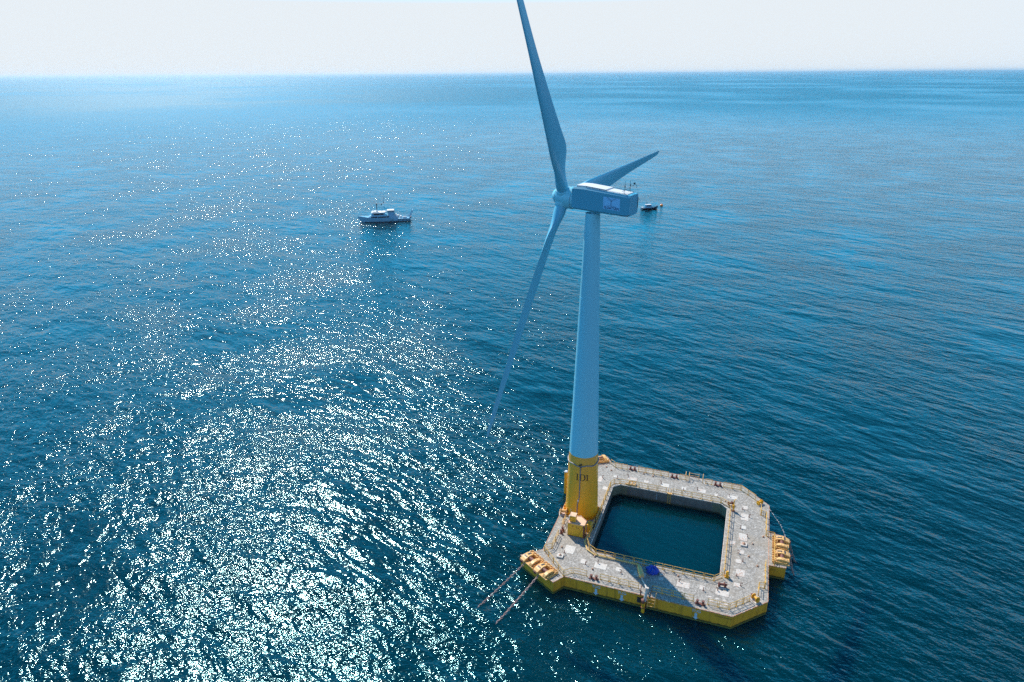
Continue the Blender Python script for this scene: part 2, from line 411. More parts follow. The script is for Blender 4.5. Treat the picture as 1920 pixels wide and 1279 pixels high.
# mooring shelves: front left, back left, right
def shelf(poly, name='mooring_shelf'):
    mb = MB(); n = len(poly); mb.add([(x, y, ZD-0.004) for x, y in poly], [tuple(range(n))]); o = mb.build(name, M['deck'], plat)
    mb = MB(); wall(mb, poly, -1.2, ZD-0.008, closed=False); mb.build('shelf_side', M['hull'], o)
    mb = MB(); nosing(mb, poly, 0.09, 0.12, closed=False); mb.build('shelf_edge', M['edge'], o)
FL = [(-12.85, -18.0), (-14.1, -19.9), (-21.1, -15.5), (-18.0, -12.85)]
shelf(FL); shelf([(x, -y) for x, y in reversed(FL)]); shelf([(18.0, -4.25), (20.7, -4.1), (20.7, 4.4), (18.0, 4.55)])
# pale hatch pads
pads = [(-13.7, -11.4, 1.7, 2.0, 0.02), (-10.8, -13.5, .85, 1.1, 0), (-7.85, -13.7, 2.0, 1.4, 0), (-4.9, -13.5, .9, .95, 0), (-1.45, -13.5, 1.9, 1.2, 0),
        (1.85, -13.4, .8, .7, 0), (5.4, -13.6, 2.0, 1.35, 0), (8.25, -13.3, .8, .95, 0), (11.3, -13.5, 2.0, 1.2, 0), (13.75, -7.8, 1.35, 1.7, 0),
        (13.4, -10.8, 1.0, .9, 0), (13.8, 1.8, 1.4, 2.0, 0), (12.2, -.35, .85, 1.0, 0), (13.8, 10.85, .95, 1.1, 0), (13.8, 4.6, .85, .95, 0),
        (13.65, -2.4, .9, .95, 0), (13.35, -4.95, .9, 1.0, 0), (13.85, 7.8, 1.3, 2.0, 0), (11.45, 13.4, 1.8, 1.2, 0), (5.8, 13.7, 1.4, 1.2, 0),
        (-1.15, 13.3, 1.5, 1.2, 0), (-4.85, 13.3, .9, .85, 0), (-7.6, 13.4, 1.8, 1.0, 0), (-10.95, 13.15, .7, .75, 0), (-13.6, 11.2, .8, 1.9, 0),
        (-12.0, 8.4, 1.0, 1.1, 0), (2.4, 13.4, .9, .9, 0), (8.6, 13.2, .9, .8, 0)]
for (x, y, sx, sy, r) in pads:
    MB().box((x, y, ZD+0.012), (sx, sy, 0.05), rz=random.uniform(-.015, .015)).build('deck_pad', M['pad'], plat)
for (x, y) in ((14.0, -0.35), (-14.75, -13.6)):
    o = MB().box((x, y, ZD+0.13), (1.05, 1.0, 0.26)).build('raised_plinth', M['pad'], plat, bevel=0.02)
    MB().cyl((x, y, ZD+.26), (x, y, ZD+.42), .26, .2, 10).cyl((x, y, ZD+.42), (x+.1, y, ZD+.52), .10, .10, 8).build('bolt_cap', M['edge'], o)
for k in range(3):
    for j in range(2): MB().box((9.6+k*1.05+j*.3, -14.9-j*.75-k*.05, ZD+.008), (.5, .34, .03)).build('deck_pad', M['pad'], plat)
# small gooseneck vents beside the pads
vents = [(4.7, -13.1), (8.5, -13.9), (10.6, -13.1), (13.2, -8.7), (13.9, -10.8), (14.0, -4.8), (13.3, -2.8), (-14.3, -12.5), (-10.3, -14.1), (-8.4, -13.2),
         (-4.4, -14.1), (13.4, 10.2), (14.6, 8.1), (13.3, 4.2), (14.5, 2.1), (10.8, 13.6), (8.8, 12.6), (4.9, 13.8), (-2.0, 13.7), (2.4, 12.7), (-13.3, 11.8), (-10.5, 12.5), (-8.5, 13.8), (-1.9, -13.0)]
vm = MB().cyl((0, 0, 0), (0, 0, .42), .055, .055, 8).tube([(0, 0, .40), (.02, 0, .52), (.10, 0, .58), (.20, 0, .55), (.25, 0, .46)], .06, 8).cyl((0, 0, 0), (0, 0, .04), .12, .12, 8)
vent0 = None
for i, (x, y) in enumerate(vents):
    if vent0 is None: vent0 = vm.build('gooseneck_vent', M['rust'], plat, smooth=True); o = vent0
    else: o = vent0.copy(); COL.objects.link(o); o.parent = plat
    o.location = (x, y, ZD); o.rotation_euler = (0, 0, [0, 1.57, 3.14, 4.71][i % 4])
# pad eyes and small rusty fittings
for (x, y) in [(-13.4, 15.9), (-12.2, 15.0), (15.4, .4), (14.9, -3.2), (16.3, -5.2), (17.1, 3.0), (-9.3, -11.8), (4.4, -11.9), (-8.9, -14.9), (-5.8, 15.9), (-3.9, 15.6), (10.2, 11.7), (-15.1, -11.3), (-2.2, -11.9)]:
    MB().box((x, y, ZD+.04), (.32, .24, .08), rz=random.random()).cyl((x, y-.1, ZD+.16), (x, y+.1, ZD+.16), .12, .12, 8).build('pad_eye', M['edge'], plat)
# writing on the front side: TUG over a down arrow, three times
def text_mesh(name, body, size, mat, parent, mw, offset=0.0, extrude=0.0, xscale=1.0):
    cu = bpy.data.curves.new(name, 'FONT'); cu.body = body; cu.size = size; cu.align_x = 'CENTER'; cu.offset = offset; cu.extrude = extrude
    t = bpy.data.objects.new('tmp', cu); COL.objects.link(t)
    bpy.context.view_layer.update()
    me = bpy.data.meshes.new_from_object(t.evaluated_get(bpy.context.evaluated_depsgraph_get()))
    bpy.data.objects.remove(t); me.name = name; me.materials.clear(); me.materials.append(mat)
    me.transform(mw @ Matrix.Diagonal((xscale, 1, 1, 1))); o = bpy.data.objects.new(name, me); COL.objects.link(o); o.parent = parent; return o
FRONT = Matrix(((1, 0, 0, 0), (0, 0, -1, 0), (0, 1, 0, 0), (0, 0, 0, 1)))      # text plane facing -Y
for x in (-7.55, -3.42, 7.9):
    text_mesh('tug_lettering', 'TUG', 0.66, M['arrow'], plat, Matrix.Translation((x, -18.02, 1.62)) @ FRONT, 0.01, 0.004)
    mb = MB(); y = -18.025
    ar = [(-.19, 1.42), (.19, 1.42), (.19, .62), (.42, .62), (0, .22), (-.42, .62), (-.19, .62)]
    mb.add([(x+a, y, b) for a, b in ar]+[(x+a, y+.015, b) for a, b in ar], [(0, 1, 2, 3, 4, 5, 6)]+[(k, (k+1) % 7, 7+(k+1) % 7, 7+k) for k in range(7)])
    mb.build('down_arrow', M['arrow'], plat)
for x in (4.1, 4.35): text_mesh('draught_mark', 'I', 0.4, M['dark'], plat, Matrix.Translation((x, -18.02, 1.35)) @ FRONT, 0.0, 0.004)
# pool draught marks, pale, on the far pool wall
for zz in (0.7, 1.05, 1.4, 1.75): MB().box((-2.35, A-.012, zz), (.16, .02, .12)).build('draught_mark', M['arrow'], plat)

# ---------------------------------------------------------------- railings
def railing(label, pts, z=ZD, h=1.12, panel=1.65, mat='rail', base=True, group='yellow guard railings on the platform'):
    ox, oy = pts[0]
    t = thing('guard_railing', label, 'railing', (ox, oy, z), group=group)
    for (a, b) in zip(pts[:-1], pts[1:]):
        L = math.dist(a, b); k = max(1, round(L/panel)); d = ((b[0]-a[0])/L, (b[1]-a[1])/L)
        for j in range(k):
            s0 = L*j/k+0.10; s1 = L*(j+1)/k-0.10
            if s1-s0 < .5: s0, s1 = L*j/k+.02, L*(j+1)/k-.02
            if s1-s0 < .45: continue
            P = lambda s, zz: (a[0]-ox+d[0]*s, a[1]-oy+d[1]*s, zz)
            ln = random.uniform(-.01, .01)
            mb = MB().cyl(P(s0, h), P(s1, h+ln), .045, .045, 6).cyl(P(s0, h*.55), P(s1, h*.55+ln), .036, .036, 6)
            if mat == 'rail': mb.box(P((s0+s1)/2, .09), (s1-s0, .012, .10), rz=math.atan2(d[1], d[0]))
            pn = mb.build('rail_panel', M[mat], t)
            for s_ in (s0, s1):
                MB().cyl(P(s_, 0), P(s_, h+.02), .048, .048, 6).box(P(s_, .02), (.18, .18, .04), rz=math.atan2(d[1], d[0])).build('post', M[mat], pn)
    return t
railing('yellow railing across the cut front left corner behind the chain fairleads', [(-16.6, -12.1), (-17.75, -13.1), (-12.95, -18.0), (-11.75, -16.8)])
railing('yellow railing on the left deck edge, between front corner and a dark bollard', [(-16.6, -12.0), (-16.6, -8.2)])
railing('short yellow railing between the leftmost bollard and the turbine tower', [(-16.6, -6.2), (-16.6, -3.4)])
railing('short railing on the front edge left of the front left double bollard', [(-11.65, -16.8), (-9.3, -16.8)])
railing('long front edge railing between the left bollard and the boat landing', [(-7.3, -16.8), (-1.0, -16.85)])
railing('front edge railing right of the boat landing, half in the tower shadow', [(0.9, -16.7), (7.35, -16.7)])
railing('railing round the front right corner, right of the front right bollard', [(9.3, -16.7), (12.5, -16.7), (15.4, -13.75)])
railing('stepped railing on the right edge from the front corner to the right mooring shelf', [(16.55, -12.2), (16.55, -10.3), (17.5, -10.2), (17.5, -4.4)])
railing('railing round the right mooring shelf behind the two orange fairleads', [(17.55, 3.35), (18.85, 3.35), (18.85, -4.0)])
railing('right edge railing behind the mooring shelf up to the back right corner', [(17.5, 3.5), (17.5, 9.2), (16.55, 9.4), (16.55, 11.3)])
railing('railing across the cut back right corner beside the valve plinth', [(15.6, 13.9), (12.8, 16.5), (9.5, 16.5)])
railing('short railing on the back edge between the right bollard and the back boarding gate', [(7.5, 16.5), (6.1, 16.5)])
railing('short railing on the back edge between the middle bollard and the back boarding gate', [(2.75, 16.45), (1.1, 16.5)])
railing('long back edge railing between the middle and left back bollards', [(-0.9, 16.5), (-7.1, 16.5)])
railing('railing round the back left corner next to the left back bollard', [(-9.2, 16.45), (-11.7, 16.5), (-12.9, 17.5)])
railing('pool railing along the far pool edge, left of the ladder, curving past the tower', [(-11.2, 3.4), (-11.2, 9.4), (-10.7, 10.5), (-9.6, 10.95), (-0.55, 10.95)])
railing('pool railing along the far pool edge, right of the pool ladder', [(0.5, 10.95), (9.5, 11.0), (11.1, 9.9)])
railing('pool railing along the right side of the pool', [(11.28, 9.3), (11.28, -9.4)])
railing('pool railing along the near side of the pool behind the blue tarpaulin', [(11.1, -9.9), (9.9, -11.1), (-9.3, -11.15), (-10.6, -10.3), (-11.35, -8.8)])
railing('pool railing along the left side of the pool below the turbine tower', [(-11.4, -8.6), (-11.4, -3.2), (-11.2, -2.9), (-11.2, 3.2)])

# ---------------------------------------------------------------- bollards
def bollard(label, x, y, rz=0.0):
    t = thing('double_bollard', label, 'bollard', (x, y, ZD), rz, 'dark red double bollards')
    MB().box((0, 0, .07), (1.5, .5, .14)).build('base_plate', M['rust'], t, bevel=.015)
    for s in (-.42, .42):
        p = MB().cyl((s, 0, .14), (s, 0, .62), .17, .17, 14).build('bitt', M['rust'], t, smooth=True)
        MB().cyl((s, 0, .62), (s, 0, .72), .23, .20, 14).build('cap', M['rust'], p, smooth=True)
    return t
bollard('double bollard on the front edge, nearest the front left fairleads', -8.2, -17.0)
bollard('double bollard on the front edge near the front right corner', 8.3, -17.0)
bollard('double bollard on the left edge in front of the yellow cabinet', -16.3, -7.2, PI/2)
bollard('double bollard on the back edge near the back left corner', -8.2, 16.7)
bollard('double bollard in the middle of the back edge left of the boarding gate', .15, 16.6)
bollard('double bollard on the back edge near the back right corner', 8.5, 16.6)

# ---------------------------------------------------------------- wind turbine
TX, TY = -14.62, 0.09
turb = thing('wind_turbine', 'tall grey three-bladed wind turbine on a yellow tower foot', 'wind turbine', (TX, TY, ZD))
def lathe(prof, n=48, ctr=(0, 0, 0)):
    mb = MB(); rings = [[(ctr[0]+r*math.cos(2*PI*k/n), ctr[1]+r*math.sin(2*PI*k/n), ctr[2]+z) for k in range(n)] for z, r in prof]
    return mb.loft(rings)
ZT = 57.4
def trad(z):   # tower radius at height above sea
    return 2.98+(2.56-2.98)*(z-ZD)/(15.0-ZD) if z < 15 else 2.56+(1.15-2.56)*(z-15)/(ZT-15)
lathe([(z-ZD, trad(z)) for z in (ZD, 5, 8, 11, 13.6, 15.0)], 64).build('tower_foot', M['towery'], turb, smooth=True)
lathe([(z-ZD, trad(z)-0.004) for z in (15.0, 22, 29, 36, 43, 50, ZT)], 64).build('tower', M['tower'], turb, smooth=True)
mb = lathe([(0.0, 3.32), (.16, 3.32), (.16, 3.0)], 48)
for k in range(48):
    a = 2*PI*k/48; mb.cyl((3.18*math.cos(a), 3.18*math.sin(a), .15), (3.18*math.cos(a), 3.18*math.sin(a), .34), .05, .05, 6)
for k in range(24):
    a = 2*PI*(k+.5)/24; mb.box((3.1*math.cos(a), 3.1*math.sin(a), .35), (.34, .04, .5), rz=a)
mb.build('base_flange', M['yellow'], turb)
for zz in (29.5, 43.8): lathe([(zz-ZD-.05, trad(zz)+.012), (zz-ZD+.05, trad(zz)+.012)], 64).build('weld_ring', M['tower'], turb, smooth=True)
zr = 13.4-ZD
mb = MB(); mb.tube([((trad(13.4)+.10)*math.cos(2*PI*k/40), (trad(13.4)+.10)*math.sin(2*PI*k/40), zr+.12*math.sin(k)) for k in range(41)], .10, 6)
mb.build('cable_ring', M['pipe'], turb, smooth=True)
ca = math.atan2(-101.97-TY, 9.16-TX)      # direction from the tower towards the viewer of the photo
def on_tower(ang, z, out=0.0):
    r = trad(z)+out; return (r*math.cos(ang), r*math.sin(ang), z-ZD)
va = ca-0.17
MB().tube([on_tower(va, 13.4, .1), on_tower(va, 11, .1), on_tower(va, 8.0, .1), on_tower(va, 6.9, .1), on_tower(va-.09, 5.6, .12), on_tower(va-.10, 3.0, .14)], .085, 6).build('cable_pipe', M['pipe'], turb, smooth=True)
mb = MB()
for dz, da in ((.35, .05), (.15, -.06), (-.15, .04)): mb.box(on_tower(va+da, 13.4+dz, .12), (.22, .22, .22), rz=va)
mb.build('clamp', M['dark'], turb)
MB().box(on_tower(va-.06, 6.4, .1), (.2, .2, .3), rz=va).build('lamp_box', M['white'], turb)
# ID1 lettering, serifed strokes wrapped on the tower foot
def stroke_quads(strokes):
    out = []
    for (x0, z0, x1, z1, w) in strokes:
        L = math.hypot(x1-x0, z1-z0); nx, nz = -(z1-z0)/L*w/2, (x1-x0)/L*w/2; out.append([(x0+nx, z0+nz), (x1+nx, z1+nz), (x1-nx, z1-nz), (x0-nx, z0-nz)])
    return out
H_ = 1.30; st = []
st += [(.0, 0, .0, H_, .17), (-.26, .035, .26, .035, .08), (-.26, H_-.035, .26, H_-.035, .08)]
dx = .62
st += [(dx, 0, dx, H_, .18), (dx-.17, .035, dx+.35, .035, .08), (dx-.17, H_-.035, dx+.35, H_-.035, .08)]
arc = [(dx+.32+.44*math.sin(t), H_/2-(H_/2-.035)*math.cos(t)) for t in [PI*k/10 for k in range(11)]]
for i in range(10): st.append((*arc[i], *arc[i+1], .09+.11*math.sin(PI*(i+.5)/10)))
ox1 = dx+1.18
st += [(ox1, 0, ox1, H_*.92, .17), (ox1-.24, .035, ox1+.24, .035, .08), (ox1-.26, H_*.76, ox1, H_*.90, .10)]
mb = MB(); a0 = ca+.0
for i_, q in enumerate(stroke_quads(st)):
    vs = [on_tower(a0+(x-.98)/2.7, 10.45+z, .014+.0006*i_) for x, z in q]; mb.add(vs, [(0, 1, 2, 3)])
mb.build('number_lettering', M['black'], turb)
# nacelle
PSI = -1.35804; UF = Vector((math.sin(PSI), math.cos(PSI), 0)); VS = Vector((UF.y, -UF.x, 0))
if VS.y > 0: VS = -VS
NZ = 59.0-ZD
def NL(u, v, w): p = UF*u+VS*v; return (p.x, p.y, NZ+w)
def section(u, top, bot, hw, ch=.28):
    return [NL(u, hw, bot+.25), NL(u, hw, top-ch), NL(u, hw-ch, top), NL(u, -hw+ch, top), NL(u, -hw, top-ch), NL(u, -hw, bot+.25), NL(u, -hw+.3, bot), NL(u, hw-.3, bot)]
mb = MB().loft([section(2.95, 2.30, -.92, 1.55), section(2.55, 2.42, -.98, 1.72), section(.8, 2.42, -1.08, 1.75), section(-6.1, 1.78, -1.40, 1.72), section(-6.62, 1.72, -1.28, 1.60)])
nac = mb.build('nacelle', tower_paint('nacelle_shade_blue', (0.08, 0.38, 0.54)), turb, smooth=True)  # shade painted in: light grey shell given a dark blue colour
nac.data.set_sharp_from_angle(angle=math.radians(18))
def roofz(u): return 2.42 if u > .8 else 2.42+(u-.8)*(2.42-1.78)/6.9
mb = MB(); a = [NL(2.3, 1.36, roofz(2.3)+.01), NL(.8, 1.36, 2.43), NL(-2.6, 1.36, roofz(-2.6)+.01), NL(-2.6, -1.36, roofz(-2.6)+.01), NL(.8, -1.36, 2.43), NL(2.3, -1.36, roofz(2.3)+.01)]
b = [(x, y, z+.22) for x, y, z in a]; mb.add(a+b, [(6, 7, 10, 11), (7, 8, 9, 10)]+[(k, (k+1) % 6, 6+(k+1) % 6, 6+k) for k in range(6)]); mb.build('roof_cover', M['roofw'], nac, bevel=.04)
mb = MB(); a = [NL(-2.64, 1.36, roofz(-2.64)+.01), NL(-6.0, 1.30, roofz(-6.0)+.01), NL(-6.0, -1.30, roofz(-6.0)+.01), NL(-2.64, -1.36, roofz(-2.64)+.01)]
b = [(x, y, z+.05) for x, y, z in a]; mb.add(a+b, [(4, 5, 6, 7)]+[(k, (k+1) % 4, 4+(k+1) % 4, 4+k) for k in range(4)]); mb.build('roof_hatch', M['roofw'], nac)
mb = MB()
for vv in (1.42, -1.42):
    mb.tube([NL(u, vv, roofz(u)+.16) for u in (.6, -1, -2.6, -4.3, -5.9)], .022, 5)
    for u in (.6, -.5, -1.6, -2.7, -3.8, -4.9, -5.9): mb.cyl(NL(u, vv, roofz(u)), NL(u, vv, roofz(u)+.17), .02, .02, 5)
mb.tube([NL(-5.9, 1.42, roofz(-5.9)+.16), NL(-6.25, .7, roofz(-6)+.16), NL(-6.25, -.7, roofz(-6)+.16), NL(-5.9, -1.42, roofz(-5.9)+.16)], .022, 5)
mb.build('roof_rail', M['dark'], nac)
for (u, v, h, arm) in ((-5.55, 1.1, 1.75, False), (-5.55, -.9, 1.75, True)):
    r0 = roofz(u); mb = MB().cyl(NL(u, v, r0), NL(u, v, r0+h), .035, .03, 6).cyl(NL(u, v, r0+h), NL(u, v, r0+h+.35), .012, .012, 5).box(NL(u, v, r0+h*.62), (.12, .12, .3)).cyl(NL(u, v, r0+.7), NL(u+.35, v, r0), .02, .02, 5)
    if arm:
        mb.tube([NL(u, v, r0+.95), NL(u-.45, v, r0+1.0), NL(u-.65, v, r0+1.25)], .03, 5).box(NL(u-.65, v, r0+1.38), (.26, .26, .24)).tube([NL(u-.65, v, r0+1.35), NL(u-.95, v, r0+1.2), NL(u-1.0, v, r0+.75)], .025, 5)
        mb.tube([NL(u, v, r0+.75), NL(u+.4, v+.6, r0+.5), NL(u+.5, 1.0, r0+.35)], .03, 5)
    mb.build('instrument_mast', M['dark'], nac)
# rear vent strip on the far rear corner
mb = MB().add([NL(-6.70, -1.45, 1.1), NL(-6.70, -1.56, 1.1), NL(-6.66, -1.56, -.55), NL(-6.66, -1.45, -.55)], [(0, 1, 2, 3)]).add([NL(-6.60, -1.64, 1.1), NL(-6.70, -1.56, 1.1), NL(-6.66, -1.56, -.55), NL(-6.58, -1.64, -.55)], [(0, 1, 2, 3)]); mb.build('rear_vent', M['dark'], nac)
# logo panel: pale board, three-bladed mark over waves, lettering
def side_pt(u, w, out=0.0):       # the near flank tapers a little
    hv = 1.75 if u > .8 else 1.75-(.8-u)*.03/6.9
    return NL(u, hv+out, w)
u0, u1 = -2.45, -5.15; tl, tr, br_, bl = (u0, 1.36), (u1, 1.20), (u1, -.62), (u0, -.46)
mb = MB().add([side_pt(*tl, .012), side_pt(*tr, .012), side_pt(*br_, .012), side_pt(*bl, .012)], [(0, 1, 2, 3)]); lp = mb.build('logo_panel', M['panel'], nac)
def LP(s, t):     # s 0..1 along the panel, t 0..1 upward
    u = u0+(u1-u0)*s; w0 = bl[1]+(br_[1]-bl[1])*s; w1 = tl[1]+(tr[1]-tl[1])*s
    return (u, w0+(w1-w0)*t)
mb = MB()
def leafshape(cx, cy, ang, L, wd):
    pts = [(0, 0), (.25, .5), (.6, .5), (1, 0), (.6, -.5), (.25, -.5)]
    res = []
    for a, b in pts:
        x, y = a*L, b*wd; X = cx+x*math.cos(ang)-y*math.sin(ang); Y = cy+x*math.sin(ang)+y*math.cos(ang); res.append(LP(X, Y*1.0))
    return res
ou = .02
for ang, L in ((math.radians(133), .38), (math.radians(42), .36), (math.radians(270), .40)):
    pts = leafshape(.48, .72, ang, L, .085); n_ = len(pts)
    for i in range(n_):
        p, q = Vector(side_pt(*pts[i], ou)), Vector(side_pt(*pts[(i+1) % n_], ou)); mb.cyl(p, q, .018, .018, 4)
wv = [(.2+.6*k/16, .30+.03*abs(math.sin(PI*k/3.2))) for k in range(17)]
mb.tube([side_pt(*LP(s, t), ou) for s, t in wv], .016, 4); mb.build('logo_mark', M['navy'], nac)
xa = Vector(side_pt(*LP(1, .1), 0))-Vector(side_pt(*LP(0, .1), 0)); xl = xa.length; xa.normalize(); za = Vector((0, 0, 1)); za = (za-xa*za.dot(xa)).normalized(); na = xa.cross(za)
o_ = Vector(side_pt(*LP(.5, .045), .018)); mw = Matrix(((xa.x, za.x, na.x, o_.x), (xa.y, za.y, na.y, o_.y), (xa.z, za.z, na.z, o_.z), (0, 0, 0, 1)))
text_mesh('name_lettering', 'FLOATGEN', .56, M['navy'], nac, mw, 0.012, 0.003, xscale=.86)
# rotor
TILT = 0.107; AX = Vector((math.sin(PSI)*math.cos(TILT), math.cos(PSI)*math.cos(TILT), math.sin(TILT)))
HUB = Vector((-19.5488, 1.1545, 59.4454))-Vector((TX, TY, ZD))
RTv = AX.cross(Vector((0, 0, 1))).normalized(); UPv = RTv.cross(AX)
prof = [(-2.15, 1.50), (-1.6, 1.62), (-.6, 1.68), (.3, 1.62), (.95, 1.42), (1.4, 1.12), (1.75, .80), (1.98, .45), (2.08, .12)]
mb = MB(); rings = []
for (s_, r_) in prof: rings.append([HUB+AX*s_+(RTv*math.cos(2*PI*k/40)+UPv*math.sin(2*PI*k/40))*r_ for k in range(40)])
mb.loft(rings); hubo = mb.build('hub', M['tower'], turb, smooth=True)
for s_, r_ in ((1.02, 1.40), (-1.75, 1.61)):
    mb = MB(); mb.loft([[HUB+AX*(s_+ds)+(RTv*math.cos(2*PI*k/40)+UPv*math.sin(2*PI*k/40))*(r_+.012) for k in range(40)] for ds in (0, .05)], caps=False); mb.build('seam', M['pipe'], hubo)
def airfoil(thick, n=12):
    pts = []
    xs = [.5*(1-math.cos(PI*k/n)) for k in range(n+1)]
    yt = lambda x: 5*thick*(.2969*math.sqrt(x)-.126*x-.3516*x*x+.2843*x**3-.1036*x**4)
    for x in xs: pts.append((x, yt(x)+.02*math.sin(PI*x)))
    for x in reversed(xs[1:-1]): pts.append((x, -yt(x)*.75+.02*math.sin(PI*x)))
    return pts
TH0 = -0.60583
# radius, chord, thickness ratio, twist (deg), roundness
BL = [(1.3, 1.88, 1, 12, 1), (2.6, 1.88, 1, 12, 1), (4.2, 2.15, .75, 12, .65), (6.0, 2.95, .44, 12, .2), (7.2, 3.38, .34, 12, .04), (8.6, 3.55, .29, 11.5, 0), (10.5, 3.40, .26, 9, 0), (14, 3.08, .23, 5, 0), (19, 2.58, .20, 1, 0), (25, 1.98, .18, -3, 0), (31, 1.55, .17, -5, 0), (36, 1.18, .16, -6, 0), (38.6, .9, .15, -6, 0), (39.8, .55, .14, -6, 0), (40.1, .15, .14, -6, 0)]
def fine_stations(st, sub=4):
    out = []
    for i in range(len(st)-1):
        p = [st[max(i-1, 0)], st[i], st[i+1], st[min(i+2, len(st)-1)]]
        for j in range(sub):
            t_ = j/sub; row = []
            for c in range(5):
                h = p[2][0]-p[1][0]
                m1 = (p[2][c]-p[0][c])/(p[2][0]-p[0][0])*h; m2 = (p[3][c]-p[1][c])/(p[3][0]-p[1][0])*h
                row.append((2*t_**3-3*t_**2+1)*p[1][c]+(t_**3-2*t_**2+t_)*m1+(-2*t_**3+3*t_**2)*p[2][c]+(t_**3-t_**2)*m2)
            row[4] = min(1, max(0, row[4])); row[2] = max(.1, min(1, row[2])); out.append(tuple(row))
    return out+[st[-1]]
BL = fine_stations(BL)
for kb in range(3):
    t = TH0+kb*2*PI/3; D = UPv*math.cos(t)+RTv*math.sin(t); Cv = AX.cross(D)
    rings = []
    for (r_, ch, th, tw, rd) in BL:
        b = math.radians(tw); te = Cv*math.cos(b)-AX*math.sin(b); nn = D.cross(te)
        foil = airfoil(th if rd < .01 else min(th, .35)); n_ = len(foil); ring = []
        for i, (x, y) in enumerate(foil):
            px, py = (x-.24)*ch, y*ch
            ang = 2*PI*i/n_; cxr, cyr = -math.cos(ang)*.94, math.sin(ang)*.94
            px = px*(1-rd)+cxr*rd; py = py*(1-rd)+cyr*rd
            ring.append(HUB+D*r_+te*px+nn*py)
        rings.append(ring)
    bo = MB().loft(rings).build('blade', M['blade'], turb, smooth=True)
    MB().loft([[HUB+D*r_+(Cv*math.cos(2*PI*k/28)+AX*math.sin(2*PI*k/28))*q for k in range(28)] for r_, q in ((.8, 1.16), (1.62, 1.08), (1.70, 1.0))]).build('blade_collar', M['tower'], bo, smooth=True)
# ---------------------------------------------------------------- equipment on the deck
t = thing('equipment_cabin', 'big yellow steel cabin with peach rusty roof in front of the tower foot', 'equipment cabin', (-13.65, -6.5, ZD))
fp = [(-1.50, -1.25), (1.45, -1.25), (1.50, .15), (.25, 1.25), (-1.5, .75)]
o = MB().prism(fp, 0.10, 2.52).build('body', M['box'], t)
mb = MB().prism([(x*1.03, y*1.03) for x, y in fp], 2.52, 2.60); mb.build('roof', M['boxtop'], t)
mb = MB()
for k in range(5):
    a, b = fp[k], fp[(k+1) % 5]; L = math.dist(a, b); mb.box(((a[0]+b[0])/2*1.02, (a[1]+b[1])/2*1.02, 2.64), (L, .07, .10), rz=math.atan2(b[1]-a[1], b[0]-a[0]))
mb.build('roof_rim', M['edge'], t)
MB().prism([(x*1.01, y*1.01) for x, y in fp], 0, .10).build('skid', M['rust'], t)
MB().box((1.36, -1.275, 1.3), (.16, .05, 2.4)).box((1.53, -1.12, 1.3), (.06, .3, 2.4)).build('corner_post', M['rust'], t)
MB().cyl((.45, -1.30, .15), (1.25, -1.30, 2.35), .018, .018, 5).build('door_stay', M['rust'], t)
MB().box((-.55, -1.265, 2.05), (.12, .03, .35)).box((.05, -1.265, 2.02), (.10, .03, .22)).box((.42, -1.265, 1.9), (.14, .03, .2)).build('rust_bracket', M['rust'], t)
t = thing('control_box', 'small yellow box with rusty pink top standing on the cabin roof', 'control box', (-14.4, -6.85, ZD+2.62))
MB().box((0, 0, .62), (1.0, 1.05, 1.12)).build('body', M['box'], t); MB().box((0, 0, 1.22), (1.12, 1.15, .08)).build('roof', M['boxtop'], t)
for sx in (-.4, .4): MB().box((sx, 0, .03), (.1, 1.0, .06)).build('foot', M['rust'], t)
MB().box((-.1, -.55, .6), (.55, .04, .7)).build('door', M['yellow'], t)
MB().cyl((-.42, -.3, 1.26), (-.42, -.3, 2.5), .025, .02, 6).box((-.42, -.3, 2.35), (.3, .03, .03)).build('antenna', M['pipe'], t)
t = thing('pressure_bottle', 'small pale cylinder beside the control box on the cabin roof', 'gas cylinder', (-15.1, -6.75, ZD+2.62))
MB().cyl((0, 0, 0), (0, 0, .75), .14, .14, 12).build('body', M['white'], t, smooth=True); MB().cyl((0, 0, .75), (0, 0, .9), .05, .04, 8).build('valve', M['dark'], t)
t = thing('switch_cabinet', 'narrow yellow cabinet standing between the cabin and the pool railing', 'cabinet', (-11.75, -5.75, ZD))
MB().box((0, 0, .95), (.62, 1.0, 1.7)).build('body', M['box'], t, bevel=.02); MB().box((0, -.52, .95), (.5, .04, 1.45)).build('door', M['yellow'], t); MB().box((0, 0, .05), (.66, 1.04, .1)).build('plinth', M['rust'], t); MB().box((0, .02, 1.84), (.72, 1.1, .07), rx=.08).build('roof', M['yellow'], t)
# walkway grating along the pool side of the tower
t = thing('walkway_bridge', 'dark ribbed walkway between the tower foot and the pool railing', 'walkway', (-11.35, -1.5, ZD))
mb = MB()
for k in range(26): mb.box((0, -3.2+k*.26, .22), (.62, .07, .05))
mb.build('grating', M['dark'], t); MB().box((-.3, 0, .2), (.05, 6.7, .16)).box((.3, 0, .2), (.05, 6.7, .16)).build('side_beam', M['rail'], t)
for y in (-3, -1, 1, 3): MB().box((0, y, .08), (.5, .08, .16)).build('foot', M['rust'], t)
